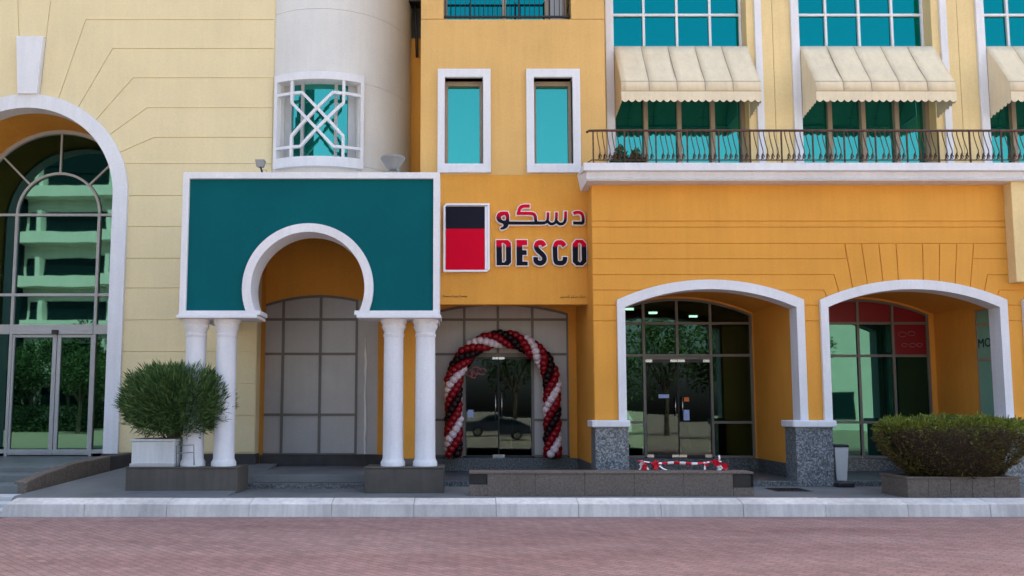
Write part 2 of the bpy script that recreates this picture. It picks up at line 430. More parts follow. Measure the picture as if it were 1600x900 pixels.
def toring(b, l):                       # carry the leg in to the middle of the surround
    B_, L_ = Vector(b), Vector(l); d = (L_-B_).normalized(); p = L_
    while (p-Vector((AX, AZ))).length > RM: p = p+d*.01
    return (p.x, p.y)
XR = -4.47
polys = []
ks = [(-9.955, 10.68), (-9.875, 11.643), (-9.68, 14)]
l1 = toring((-9.022, 11.146), (-9.57, 9.256))
polys.append([(-10.05, 9.30), (-9.955, 10.68), (-9.68, 14), (XR, 14), (XR, 11.89), (-8.80, 11.89), (-9.022, 11.146), l1])
polys[0] = [(-10.05, 9.10), (-9.955, 10.68), (-9.85, 11.89), (-9.24, 11.89), (-9.26, 11.89), l1]
polys[0] = [(-10.05, 9.10), (-9.955, 10.68), (-9.70, 13.9), (XR, 13.9), (XR, 11.146), (-9.022, 11.146), l1]
zb = [11.146, 10.427, 9.70, 8.963, 8.24]
bx = [-9.022, -8.348, -7.831, -7.469, -7.278]
lg = [toring((bx[i], zb[i]), legs[i+1]) for i in range(5)]
for i in range(4):
    polys.append([lg[i], (bx[i], zb[i]), (XR, zb[i]), (XR, zb[i+1]), (bx[i+1], zb[i+1]), lg[i+1]])
zl = [7.60, 6.83, 6.09, 5.33, 4.63, 3.88, 3.14, 2.40, 1.66, .82]
def ringx(z): return AX+math.sqrt(RM**2-max(0, z-AZ)**2)
polys.append([lg[4], (bx[4], zb[4]), (XR, zb[4]), (XR, 7.60), (ringx(7.60), 7.60)])
for i in range(len(zl)-1):
    z1, z0 = zl[i], zl[i+1]
    xr = XR if z0 > 6.3 else -4.735
    polys.append([(ringx(z0), z0), (ringx(z1), z1), (xr, z1), (xr, z0)])
for q in polys:
    panel(cb, q, 'cream', 1.80, 1.83)
    panel(cb, [p if p[0] < -5 else (-4.46, p[1]) for p in mirror(q)] if False else [(max(x, -17), z) for x, z in mirror(q)], 'cream', 1.80, 1.83)
panel(cb, [(-10.605, 10.70), (-9.955, 10.70), (-9.72, 13.9), (-10.84, 13.9)], 'cream', 1.80, 1.83)
# white surround: two legs and a ring, keystone
sur = [(AX+RI, .80), (AX+RO, .80)] + arc(AX, AZ, RO, 0, 180, 48) + [(AX-RO, .80), (AX-RI, .80)] + arc(AX, AZ, RI, 180, 0, 48)
MB().plate(sur, (), 1.72, 2.10).build('arch_surround', 'white_trim', cb, .012)
MB().plate([(-10.505, 9.26), (-10.047, 9.26), (-9.958, 10.68), (-10.602, 10.68)], (), 1.66, 1.83).build('keystone', 'white_trim', cb, .015)
B('skirting', 'plinth', cb, AX+RI-.02, -4.68, 1.69, 2.05, .3, .797, bev=.01)
B('skirting', 'plinth', cb, -17, AX-RI+.02, 1.69, 2.05, .3, .797, bev=.01)
# reveal of the arch
m = MB(); inn = [(AX+RI+.05, .6)]+arc(AX, AZ, RI+.05, 0, 180, 40)+[(AX-RI-.05, .6)]; ouu = [(AX+RI+.2, .6)]+arc(AX, AZ, RI+.2, 0, 180, 40)+[(AX-RI-.2, .6)]
m.plate(inn+list(reversed(ouu)), (), 2.10, 3.55).build('reveal', 'orange', cb)
B('return_wall', 'orange', cb, -4.9, -4.732, 2.151, 2.60, .3, 6.0)
# glazing of the arch
gz = 3.42
m = MB(); IR = 1.05
bar = .035
for x, z0, z1 in ((AX-IR, .65, AZ-.05), (AX+IR, .65, AZ-.05), (AX-2.05, .65, AZ), (AX+2.05, .65, AZ)):
    m.box(x-bar, x+bar, gz-.06, gz+.06, z0, z1)
for z, h in ((AZ-.08, .03), (4.70, .035)):
    for xa, xb in ((AX-2.02, AX-IR-bar), (AX-IR+bar, AX+IR-bar), (AX+IR+bar, AX+2.02)): m.box(xa, xb, gz-.05, gz+.05, z-h, z+h)
for xa, xb in ((AX-2.02, AX-IR-bar), (AX-IR+bar, AX+IR-bar), (AX+IR+bar, AX+2.02)): m.box(xa, xb, gz-.08, gz+.08, 3.70, 3.94); m.box(xa, xb, gz-.05, gz+.05, .72, .82)
m.plate(arc(AX, AZ-.05, IR+.03, 0, 180, 30)+arc(AX, AZ-.05, IR-.03, 180, 0, 30), (), gz-.055, gz+.055)
m.plate(arc(AX, AZ-.02, 2.16, 0, 180, 40)+arc(AX, AZ-.02, 2.06, 180, 0, 40), (), gz-.065, gz+.065)
for t in (45, 90, 135):
    d = Vector((math.cos(R(t)), math.sin(R(t)))); n_ = Vector((-d.y, d.x))*.022; c0 = Vector((AX, AZ-.05)); p, q = c0+d*(IR+.02), c0+d*2.09
    m.plate([tuple(p+n_), tuple(p-n_), tuple(q-n_), tuple(q+n_)], (), gz-.045, gz+.045)
fr = m.build('window_frame', 'frame_pale', cb)
c0 = (AX, AZ-.05)
for t0, t1 in ((0, 45), (45, 90), (90, 135), (135, 180)):
    pane(fr, arc(*c0, 2.08, t0+.5, t1-.5, 10)+arc(*c0, IR+.02, t1-.5, t0+.5, 10), 'glass_green', gz, .25)
pane(fr, arc(*c0, IR-.02, 0, 180, 24), 'glass_green', gz, .2)
for xa, xb in ((AX-2.03, AX-IR-.03), (AX-IR+.03, AX+IR-.03), (AX+IR+.03, AX+2.03)):
    for za, zb_ in ((4.73, AZ-.11), (3.94, 4.67)): pane(fr, [(xa, za), (xb, za), (xb, zb_), (xa, zb_)], 'glass_green', gz, .2)
for xa, xb in ((AX-2.03, AX-IR-.03), (AX+IR+.03, AX+2.03)): pane(fr, [(xa, .8), (xb, .8), (xb, 3.71), (xa, 3.71)], 'glass_green', gz, .2)
for s_, xa, xb in ((-1, AX-IR+.04, AX+.10), (1, AX+.12, AX+IR-.04)):
    m = MB(); st_ = .11 if s_ < 0 else .05
    x_in = xb if s_ < 0 else xa
    m.box(xa, xa+.05 if s_ < 0 else xa+.09, gz-.04, gz+.04, .68, 3.69); m.box(xb-.10 if s_ < 0 else xb-.05, xb, gz-.04, gz+.04, .68, 3.69)
    m.box(xa+.05, xb-.05, gz-.036, gz+.036, 3.62, 3.69); m.box(xa+.05, xb-.05, gz-.036, gz+.036, .68, .80)
    dr = m.build('door', 'frame_pale', cb)
    pane(dr, [(xa+.04, .79), (xb-.04, .79), (xb-.04, 3.63), (xa+.04, 3.63)], 'glass_green', gz-.005, .15)
    dr.name = 'door'
B('door_sensor', 'black_metal', cb, AX+.02, AX+.16, gz-.16, gz-.085, 3.70, 3.80)
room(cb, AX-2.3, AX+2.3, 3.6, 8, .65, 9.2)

# ------------------------------------------------------------------ white round tower with lattice window
rt = thing('round_tower', 'white rendered round tower with curved lattice window above the teal portal', 'tower', (-3.35, 3.55, 6.0))
DX, DY, DR = -3.35, 3.55, 2.05
WA = math.asin(.98/DR)                # half angle of the window
def ring_wall(m, r0, r1, z0, z1, a0, a1, n):
    b = len(m.v)
    for i in range(n+1):
        t = a0+(a1-a0)*i/n; s_, c_ = math.sin(t), -math.cos(t)
        for r in (r0, r1):
            for z in (z0, z1): m.v.append((DX+r*s_, DY+r*c_, z))
    for i in range(n):
        o = b+4*i
        m.f += [(o, o+4, o+5, o+1), (o+2, o+3, o+7, o+6), (o+1, o+5, o+7, o+3), (o, o+2, o+6, o+4)]
    m.f += [(b, b+1, b+3, b+2), (b+4*n, b+4*n+2, b+4*n+3, b+4*n+1)]
    return m
def drum_band(z0, z1, win=False):
    m = MB()
    if win: ring_wall(m, DR-.3, DR, z0, z1, WA*.93, 2*PI-WA*.93, 72)
    else: ring_wall(m, DR-.3, DR, z0, z1, -PI, PI, 96)
    return m.build('drum_course', 'white_drum', rt, 0, False, 30)
drum_band(6.0, 7.52); drum_band(7.528, 9.55, True); drum_band(9.558, 11.27); drum_band(11.278, 14)
m = MB(); ring_wall(m, DR-.31, DR-.012, 6.0, 7.53, -PI, PI, 96); ring_wall(m, DR-.31, DR-.012, 9.54, 14, -PI, PI, 96); m.build('core', 'seam', rt, 0, False, 30)
zwt, zwb = 9.68, 7.42
m = MB()
ring_wall(m, DR-.25, DR+.13, 9.50, zwt, -WA*1.03, WA*1.03, 16); ring_wall(m, DR-.25, DR+.13, zwb, 7.66, -WA*1.03, WA*1.03, 16)
ring_wall(m, DR-.25, DR+.13, 7.655, 9.505, -WA*1.03, -WA*.95, 2); ring_wall(m, DR-.25, DR+.13, 7.655, 9.505, WA*.95, WA*1.03, 2)
wf = m.build('window_frame', 'white_trim', rt, .01)
def cyl(u, z, r): t = u*WA; return Vector((DX+r*math.sin(t), DY-r*math.cos(t), z))
def lat(pts, r):
    m = MB(); out = []
    for i in range(len(pts)-1):
        n = 6
        for k in range(n): out.append((pts[i][0]+(pts[i+1][0]-pts[i][0])*k/n, pts[i][1]+(pts[i+1][1]-pts[i][1])*k/n))
    out.append(pts[-1]); b = len(m.v); w = .032
    for i, (u, z) in enumerate(out):
        p0, p1 = out[max(0, i-1)], out[min(len(out)-1, i+1)]
        d = Vector(((p1[0]-p0[0])*WA*DR, p1[1]-p0[1])).normalized(); nx, nz = -d.y*w/(WA*DR), d.x*w
        for s_ in (-1, 1):
            for rr in (r-.035, r+.035): m.v.append(tuple(cyl(u+nx*s_, z+nz*s_, rr)))
    for i in range(len(out)-1):
        o = b+4*i; m.f += [(o, o+4, o+6, o+2), (o+1, o+3, o+7, o+5), (o, o+1, o+5, o+4), (o+2, o+6, o+7, o+3)]
    m.f += [(b, b+2, b+3, b+1), (b+4*len(out)-4, b+4*len(out)-3, b+4*len(out)-1, b+4*len(out)-2)]
    m.build('lattice_bar', 'white_trim', wf)
ux = lambda c: (c-287.5)/200; uz = lambda c: 9.68-(c-335)/(780-335)*2.26
lat([(ux(92), uz(430)), (ux(220), uz(430)), (ux(402), uz(632)), (ux(402), uz(740))], DR+.07)
lat([(ux(483), uz(430)), (ux(355), uz(430)), (ux(172), uz(632)), (ux(172), uz(740))], DR+.074)
lat([(ux(172), uz(360)), (ux(172), uz(475)), (ux(360), uz(685)), (ux(483), uz(685))], DR+.078)
lat([(ux(402), uz(360)), (ux(402), uz(475)), (ux(215), uz(685)), (ux(92), uz(685))], DR+.082)
for u0, u1 in ((-.72, -.46), (-.38, .38), (.46, .72)):
    m = MB(); n = 6; b = 0
    ring_wall(m, DR-.19, DR-.18, 7.6, 9.55, u0*WA, u1*WA, n); m.build('pane', 'glass_teal', wf)
m = MB()
for u0, u1 in ((-1, -.72), (-.46, -.38), (.38, .46), (.72, 1)): ring_wall(m, DR-.24, DR-.13, 7.6, 9.55, u0*WA, u1*WA, 2)
m.build('mullion', 'frame_pale', wf)
# ------------------------------------------------------------------ orange tower carrying the sign
ot = thing('orange_building', 'orange rendered building with two white framed windows above a red and black sign', 'building', (1, .7, .35))
wins = ((-.517, .667, -.359, .497), (1.465, 2.668, 1.635, 2.50))
holes = [[(a0, 7.24), (b0, 7.24), (b0, 9.222), (a0, 9.222)] for _, _, a0, b0 in wins]
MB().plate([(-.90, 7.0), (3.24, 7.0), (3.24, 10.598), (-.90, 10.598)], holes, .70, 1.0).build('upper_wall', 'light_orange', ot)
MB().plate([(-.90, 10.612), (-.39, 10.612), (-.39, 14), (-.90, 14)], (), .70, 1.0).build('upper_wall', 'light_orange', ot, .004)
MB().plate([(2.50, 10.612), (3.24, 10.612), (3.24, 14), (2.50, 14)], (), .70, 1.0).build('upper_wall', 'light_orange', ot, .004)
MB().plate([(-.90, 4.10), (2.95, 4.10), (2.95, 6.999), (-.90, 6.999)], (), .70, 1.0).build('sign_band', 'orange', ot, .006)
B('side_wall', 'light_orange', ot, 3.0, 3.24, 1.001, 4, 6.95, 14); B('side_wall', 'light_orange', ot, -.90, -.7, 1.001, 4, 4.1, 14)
for x0, x1, a0, b0 in wins:
    w = MB().plate([(x0, 7.036), (x1, 7.036), (x1, 9.415), (x0, 9.415)], [[(a0, 7.24), (b0, 7.24), (b0, 9.222), (a0, 9.222)]], .62, .98).build('window', 'white_trim', ot, .01)
    MB().plate([(a0+.002, 7.242), (b0-.002, 7.242), (b0-.002, 9.22), (a0+.002, 9.22)], [[(a0+.07, 7.30), (b0-.07, 7.30), (b0-.07, 9.12), (a0+.07, 9.12)]], .88, 1.02).build('frame', 'frame_brown', w)
    pane(w, [(a0+.06, 7.29), (b0-.06, 7.29), (b0-.06, 9.13), (a0+.06, 9.13)], 'glass_teal', .97, .1)
# top loggia with railing
B('loggia_floor', 'light_orange', ot, -.5, 2.6, 1.0, 2.4, 10.40, 10.60)
m = MB()
for x in (-.36, 1.02, 2.02, 2.44): m.box(x-.045, x+.045, 1.38, 1.5, 10.6, 14)
lw = m.build('loggia_frame', 'frame_brown', ot)
for a0, b0, g in ((-.315, .975, 'glass_blue'), (1.065, 1.975, 'glass_blue'), (2.065, 2.395, 'film')): pane(lw, [(a0, 10.6), (b0, 10.6), (b0, 13.9), (a0, 13.9)], g, 1.44)
lr = thing('loggia_railing', 'dark upright bar railing across the opening at the top of the orange building', 'railing', (1.05, .78, 10.6))
B('bottom_rail', 'black_metal', lr, -.385, 2.495, .80, .84, 10.70, 10.74); B('top_rail', 'black_metal', lr, -.385, 2.495, .80, .84, 11.62, 11.66)
b0 = B('bar', 'black_metal', lr, -.36, -.345, .812, .828, 10.74, 11.62)
for i in range(1, 26): inst(b0, WL[b0]+Vector((.113*i, 0, 0)), lr)
for x in (.22, 1.32, 2.02): B('post', 'black_metal', lr, x-.018, x+.018, .795, .845, 10.601, 11.7)
# link wall and pipe between tower and orange building
lk = thing('link_wall', 'narrow orange wall strip between the white round tower and the orange building', 'wall', (-1.2, 1.7, .4))
B('wall', 'orange', lk, -2.4, -.905, 3.5, 3.7, 6.3, 11.5, bev=.01)
B('rear_wall', 'link_grey', lk, -2.4, .5, 4.2, 4.4, 6.3, 15)
dp = thing('drain_pipe', 'dark pipe with hopper above the narrow orange strip by the round tower', 'pipe', (-1.1, 2.3, 10.2))
MB().tube([(-1.13, 3.3, 10.9), (-1.20, 3.3, 12.6)], .04, 10).build('pipe', 'black_metal', dp, 0, True)
B('hopper', 'black_metal', dp, -1.42, -1.0, 3.1, 3.5, 12.3, 13.2, bev=.02)

# bays under the porch and the sign band
B('pier', 'orange', ot, -1.45, -.78, .72, 2.64, .75, 4.5, bev=.006)
B('pier_base', 'stone_brown', ot, -1.46, -.77, .71, 2.63, .35, .75)
B('bay_ceiling', 'orange', ot, -.78, 2.78, 1.0, 2.7, 4.55, 4.7)
sgD = Seg(.9, 1.72, 4.13, .25)
def backwall(parent, x0, x1, z0, z1, seg, xl, xr, zb, y0, y1, mat):
    op = [(xl, zb)]+[(x, z) for x, z in seg.pts(xl, xr, 20)]+[(xr, zb)]
    MB().plate([(x0, zb), (x0, z1), (x1, z1), (x1, zb)]+list(reversed(op)), (), y0, y1).build('back_wall', mat, parent)
backwall(ot, -.90, 2.79, .4, 4.56, sgD, -.78, 2.60, .4, 2.56, 2.75, 'orange')
glazing(ot, 'shopfront', [-.77, .085, .90, 1.735, 2.585], [.70, 1.56, 3.14, 3.98], sgD, 2.62, 'frame_alu', 'film', .06, (1, 3, 3.10), {(1, 1), (2, 1)}, {})
B('granite_base', 'granite_dark', ot, -.78, 2.78, 2.40, 2.70, .35, .66, bev=.008)
for i, (xa, xb) in enumerate(((.125, .905), (.915, 1.70))):
    m = MB().plate([(xa, .66), (xb, .66), (xb, 3.08), (xa, 3.08)], [[(xa+.01, .72), (xb-.01, .72), (xb-.01, 3.02), (xa+.01, 3.02)]], 2.60, 2.64)
    d = m.build('door', 'black_metal', ot)
    pane(d, [(xa+.004, .72), (xb-.004, .72), (xb-.004, 3.02), (xa+.004, 3.02)], 'glass_door', 2.615, .3)
    hx = xb-.07 if i == 0 else xa+.07
    MB().tube([(hx, 2.55, 1.55), (hx, 2.55, 2.25)], .014, 8).build('handle', 'steel', d, 0, True)
    for zc in (.70, 3.05): B('patch_fitting', 'steel', d, (xb-.14 if i == 0 else xa), (xb if i == 0 else xa+.14), 2.59, 2.65, zc-.035, zc+.035)
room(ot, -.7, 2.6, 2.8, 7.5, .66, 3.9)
tx = B('shop_counter', 'counter', ot, 1.4, 2.5, 5.0, 5.6, .66, 1.7)
B('ceiling_lamp', 'lamp_on', ot, .85, 1.05, 4.0, 4.2, 3.86, 3.895)
B('ceiling_lamp', 'lamp_on', ot, 1.15, 1.4, 4.6, 4.7, 3.86, 3.895)

# ------------------------------------------------------------------ teal entrance portal with paired columns
ep = thing('entrance_portal', 'teal and white portal with a horseshoe arch on paired white columns', 'portal', (-2.93, -1.0, .24))
HX, HZ = -2.95, 4.14
def horse(r, zc): t = math.degrees(math.asin((HZ-zc)/r)); return arc(HX, HZ, r, 180+t, -t, 48)
L, RT, ZB, ZT = -5.42, -.41, 3.56, 6.42
hs = horse(1.19, 3.60)
MB().plate([(L+.02, 3.60), (L+.02, ZT-.02), (RT-.02, ZT-.02), (RT-.02, 3.60)]+list(reversed(hs)), (), -1.37, -.92).build('fascia', 'teal', ep)
t = .125
MB().plate([(L, 3.66), (L, ZT), (RT, ZT), (RT, 3.66), (RT-t, 3.66), (RT-t, ZT-t), (L+t, ZT-t), (L+t, 3.66)], (), -1.43, -.88).build('frame', 'white_trim', ep, .01)
ho, hi = horse(1.265, 3.60), horse(1.095, 3.60)
MB().plate(ho+list(reversed(hi)), (), -1.45, -.86).build('arch_band', 'white_trim', ep, .012)
for xa, xb in ((L-.03, hi[0][0]), (hi[-1][0], RT+.03)):
    B('ledge', 'white_trim', ep, xa, xb, -1.50, -.80, 3.55, 3.615, bev=.012)
    B('bottom_band', 'white_trim', ep, xa+(.03 if xa < -4 else -.05), xb-(.03 if xa > -4 else -.05), -1.44, -.87, 3.616, 3.70, bev=.008)
B('roof', 'white_trim', ep, L+.05, RT-.05, -.87, 1.79, 5.95, 6.40)
B('side_panel', 'white_trim', ep, L+.05, L+.2, -.87, 1.78, 3.62, 5.949); B('side_panel', 'white_trim', ep, RT-.2, RT-.05, -.87, .68, 3.62, 5.949)  # side walls added to keep daylight out of the porch
prof = [(.235, .725), (.235, .80), (.215, .83), (.20, .87), (.197, 1.2), (.19, 3.22), (.205, 3.225), (.205, 3.27), (.19, 3.28), (.195, 3.33), (.235, 3.40), (.24, 3.43), (.22, 3.44), (.25, 3.50), (.26, 3.55)]
for xc in (-5.17, -4.575, -1.31, -.69):
    MB().lathe([p for p in prof if p[1] <= 3.225], xc, -1.12, 36).build('column', 'white_trim', ep, 0, False, 40)
    MB().lathe([(.187, 3.2)]+[p for p in prof if p[1] >= 3.225], xc, -1.12, 36).build('capital', 'white_trim', ep, 0, False, 40)
for xa, xb in ((-6.30, -4.20), (-1.81, -.32)):
    B('pedestal', 'stone_grey', ep, xa, xb, -1.5, -.70, .2, .70, bev=.015)
    B('pedestal_cap', 'stone_grey' if xa < -5 else 'stone_grey', ep, xa-.01, xb+.01, -1.515, -.69, .701, .725, bev=.006)
B('porch_lamp', 'black_metal', ep, -3.02, -2.78, .4, .7, 5.88, 5.949, bev=.01)
# covered shopfront in the porch
pw = thing('porch_wall', 'dark orange porch wall with a grey covered grid window behind the horseshoe arch', 'wall', (-3.2, 2.6, .49))
sgH = Seg(-3.43, 1.46, 4.30, .28)
backwall(pw, -5.0, -1.3, .49, 6.1, sgH, -4.88, -2.0, .49, 2.56, 2.75, 'orange')
glazing(pw, 'window', [-4.86, -4.303, -3.40, -2.521], [.74, 1.683, 3.147, 3.985], sgH, 2.63, 'frame_alu', 'film', .06)
MB().plate([(-2.49, .74), (-1.46, .74), (-1.46, 4.1)]+[(x, z) for x, z in reversed(sgH.pts(-2.49, -2.0, 4))], (), 2.60, 2.66).build('blank_panel', 'cladding', pw)
B('sill', 'plinth', pw, -4.72, -1.46, 2.25, 2.70, .49, .735, bev=.01)
m = MB(); pts = []
for i in range(15):
    z = .74+i*.2; pts.append((z, .035*(1 if i < 13 else .45)+random.uniform(-.012, .012), random.uniform(-.012, .012)))
m.plate([(-2.30+o-w*.6, z) for z, w, o in pts]+[(-2.30+o+w*.6, z) for z, w, o in reversed(pts)], (), 2.575, 2.598)
m.build('white_strip', 'strip_white', pw)  # narrow upright white strip with uneven edges

# ------------------------------------------------------------------ right building with the arcade
ab = thing('arcade_building', 'orange arcade building with two white segmental arches and a balcony storey above', 'building', (7, 0, .24))
A1, A2 = 5.235, 9.495
HWo, HWi, HWm = 1.96, 1.795, 1.88
segs = {a_: (Seg(a_, HWo, 4.10, .427), Seg(a_, HWi, 3.944, .38), Seg(a_, HWm, 4.02, .40)) for a_ in (A1, A2, A2+4.26)}
outer = [(2.78, .25)]
out = [(2.78, 6.66), (2.78, 1.55)]
for a_ in (A1, A2, A2+4.26):
    out += [(a_-HWm, 1.55)]+segs[a_][2].pts(n=24)+[(a_+HWm, 1.55)]
out += [(16, 1.55), (16, 6.66)]
MB().plate(out, (), .022, .36).build('wall', 'orange', ab)
def zlow(x):
    for a_ in segs:
        if abs(x-a_) <= HWm: return segs[a_][2].z(x)
    return -9
def course(z0, z1, xa, xb):
    """one course cut round the arches"""
    xs = sorted(set([xa, xb]+[x for a_ in segs for k in range(25) for x in [a_-HWm+2*HWm*k/24] if xa < x < xb]+[x+e for a_ in segs for x, e in ((a_-HWm, -1e-4), (a_+HWm, 1e-4)) if xa < x < xb]))
    run = []
    def flush():
        if len(run) > 1:
            poly = [(run[0][0], z1)]+[(x, z) for x, z in run]+[(run[-1][0], z1)]
            cl = []
            for p in poly:
                if not cl or (abs(p[0]-cl[-1][0]) > .004 or abs(p[1]-cl[-1][1]) > .004): cl.append(p)
            if len(cl) > 2 and run[-1][0]-run[0][0] > .1: panel(ab, cl, 'orange', 0, .026)
        run.clear()
    for x in xs:
        z = max(z0, zlow(x))
        if z < z1-.03: run.append((x, z))
        elif zlow(x) >= z1-.03: flush()
    flush()
XE = 16
course(5.79, 6.67, 2.78, XE); course(5.66, 5.785, 2.78, XE); course(5.31, 5.66, 2.78, XE)
course(4.98, 5.31, 2.78, 8.13)
# courses that turn down to the second arch, and their mirror images
def onarch(x): return segs[A2][2].z(x)
bz = [4.98, 4.64, 4.31]; bxs = [8.172, 7.874, 7.645]; bl = [8.27, 7.99, 7.74]
def mir(p): return [(2*A2-x, z) for x, z in p]
turn1 = [(8.13, 4.98), (bxs[0], 4.98), (bl[0], onarch(bl[0])), (bl[1], onarch(bl[1])), (bxs[1], bz[1])]
# left parts: full course from the building's corner over the first arch
def left_course(z1, z0, bt, bb):
    pts = []
    for k in range(61):
        x = 2.78+(bb[0]-2.78)*k/60; pts.append((x, max(z0, zlow(x) if x < 7.4 else -9)))
    return pts
p = [(2.78, 4.98)]+[(2.78, 4.64), (bxs[1], 4.64), (bl[1], onarch(bl[1])), (bl[0], onarch(bl[0])), (bxs[0], 4.98)]
panel(ab, p, 'orange', 0, .026)
x_hit = [x for x in [7.3-.005*i for i in range(400)] if segs[A1][2].z(x) >= 4.31 and abs(x-A1) < HWm][0]
low = [(x, segs[A1][2].z(x)) for x in [2*A1-x_hit+(x_hit-(2*A1-x_hit))*k/16 for k in range(17)]]
p = [(2.78, 4.64), (2.78, 4.31)]+low+[(bxs[2], 4.31), (bl[2], onarch(bl[2])), (bl[1], onarch(bl[1])), (bxs[1], 4.64)]
panel(ab, p, 'orange', 0, .026)
course(3.99, 4.31, 2.78, 5.0)
panel(ab, [(A1+HWm, 4.02), (x_hit, 4.31), (bxs[2], 4.31), (bl[2], onarch(bl[2])), (A2-HWm, 4.02), (A2-HWm, 3.99), (A1+HWm, 3.99)], 'orange', 0, .026)
course(3.66, 3.985, 2.78, XE)
for xa, xb in ((2.78, A1-HWm), (A1+HWm, A2-HWm), (A2+HWm, A2+4.26-HWm)):
    panel(ab, [(xa, 1.55), (xb, 1.55), (xb, 3.66), (xa, 3.66)], 'orange', 0, .026)
# voussoirs over arch two
tops = [8.13, 8.483, 8.849, 9.215, 9.775, 10.141, 10.507, 10.86]; bots = [bl[0], 8.583, 8.91, 9.235, 9.755, 10.08, 10.407, 2*A2-bl[0]]
for i in range(7):
    panel(ab, [(bots[i], onarch(bots[i])), (bots[i+1], onarch(bots[i+1])), (tops[i+1], 5.31), (tops[i], 5.31)] if 0 < i < 6 else
          ([(bots[0], onarch(bots[0])), (bots[1], onarch(bots[1])), (tops[1], 5.31), (tops[0], 5.31), (8.172, 4.98)] if i == 0 else [(bots[6], onarch(bots[6])), (bots[7], onarch(bots[7])), (2*A2-8.172, 4.98), (tops[7], 5.31), (tops[6], 5.31)]), 'orange', 0, .026)
rx = 2*A2
panel(ab, [(tops[7], 5.31), (rx-8.172, 4.98), (XE, 4.98), (XE, 5.31)], 'orange', 0, .026)
panel(ab, [(rx-8.172, 4.98), (rx-bl[0], onarch(bl[0])), (rx-bl[1], onarch(bl[1])), (rx-bxs[1], 4.64), (12.4, 4.64), (12.4, 4.98)], 'orange', 0, .026)
panel(ab, [(rx-bxs[1], 4.64), (rx-bl[1], onarch(bl[1])), (rx-bl[2], onarch(bl[2])), (rx-bxs[2], 4.31), (12.1, 4.31), (12.1, 4.64)], 'orange', 0, .026)
panel(ab, [(rx-bxs[2], 4.31), (rx-bl[2], onarch(bl[2])), (A2+HWm, 4.02), (A2+HWm, 3.99), (11.85, 3.99), (11.85, 4.31)], 'orange', 0, .026)
for a_ in segs:
    so, si, _ = segs[a_]
    MB().plate([(a_-HWo, 1.585)]+so.pts(n=32)+[(a_+HWo, 1.585), (a_+HWi, 1.585)]+list(reversed(si.pts(n=32)))+[(a_-HWi, 1.585)], (), -.07, .30).build('arch_band', 'white_trim', ab, .012)
for xa, xb in ((2.765, 3.45), (6.885, 7.65), (11.15, 11.90)):
    pd = B('pedestal', 'granite', ab, xa, xb, -.15, .40, .24, 1.44, bev=.006)
    B('pedestal_cap', 'white_trim', ab, xa-.075, xb+.03 if xa < 3 else xb+.06, -.22, .42, 1.441, 1.584, bev=.025)
# niches behind the arches
def niche(a_, xl, xr, seg, xs, zs, door, split, special, gm):
    B('side_wall', 'orange', ab, xr, xr+.32, .36, 2.56, .65, 4.7); B('side_wall', 'orange', ab, xl-.32, xl, .36, 2.56, .65, 4.7)
    m = MB(); q = Seg(a_, (xr-xl)/2+.05, 4.12, .42)
    m.plate(q.pts(n=24)+[(x, z+.15) for x, z in reversed(q.pts(n=24))], (), .355, 2.6); m.build('soffit', 'orange', ab)
    backwall(ab, xl-.3, xr+.3, .35, 4.75, seg, xs[0]-.03, xs[-1]+.03, .35, 2.56, 2.75, 'orange')
    B('granite_base', 'granite_dark', ab, xl, xr, 2.45, 2.70, .35, .645, bev=.006)
    B('granite_base', 'granite_dark', ab, xr-.015, xr+.335, .40, 2.45, .35, .651)
    B('granite_base', 'granite_dark', ab, xl-.335, xl+.015, .40, 2.45, .35, .651)
    return glazing(ab, 'shopfront', xs, zs, seg, 2.62, 'frame_alu', gm, .06, door, split, special)
niche(A1, 3.40, 7.07, Seg(A1, 1.795, 4.12, .38), [3.44, 4.425, 5.235, 6.045, 7.02], [.68, 1.50, 3.11, 3.89], (1, 3, 3.04), {(1, 1), (2, 1)}, {}, 'glass_shop')
niche(A2, 7.70, 11.45, Seg(9.60, 1.73, 4.10, .38), [7.90, 8.78, 9.62, 10.46, 11.30], [.68, 1.50, 3.10, 3.89], None, None,
      {(i, 3): 'poster_red' for i in range(4)} | {(3, 2): 'poster_red'}, 'glass_screen')
for i, (xa, xb) in enumerate(((4.46, 5.23), (5.24, 6.01))):
    m = MB().plate([(xa, .66), (xb, .66), (xb, 3.0), (xa, 3.0)], [[(xa+.01, .72), (xb-.01, .72), (xb-.01, 2.94), (xa+.01, 2.94)]], 2.60, 2.64)
    d = m.build('door', 'black_metal', ab)
    pane(d, [(xa+.004, .72), (xb-.004, .72), (xb-.004, 2.94), (xa+.004, 2.94)], 'glass_door', 2.615, .3)
    hx = xb-.08 if i == 0 else xa+.08
    MB().tube([(hx, 2.55, 1.65), (hx, 2.55, 2.1)], .014, 8).build('handle', 'steel', d, 0, True)
    for zc in (.70, 2.98):
        B('patch_fitting', 'steel', d, xa if i == 0 else xb-.16, xa+.16 if i == 0 else xb, 2.59, 2.65, zc-.035, zc+.035)
        B('patch_fitting', 'steel', d, xb-.17 if i == 0 else xa, xb if i == 0 else xa+.17, 2.592, 2.648, zc-.03, zc+.03)
    if i == 1:
        B('notice', 'orange_print', d, xa+.13, xa+.25, 2.596, 2.604, 2.0, 2.1); B('notice', 'blue_print', d, xa+.11, xa+.25, 2.596, 2.604, 1.55, 1.8)
    else: B('notice', 'blue_print', d, xa+.3, xa+.55, 2.596, 2.604, 2.08, 2.17)
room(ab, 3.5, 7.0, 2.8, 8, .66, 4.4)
for x, y in ((4.2, 3.6), (5.0, 4.4), (6.3, 5.2)): B('ceiling_lamp', 'lamp_on', ab, x, x+.22, y, y+.05, 4.34, 4.395)
B('shop_counter', 'counter', ab, 4.4, 5.6, 5.5, 6.1, .66, 1.75)
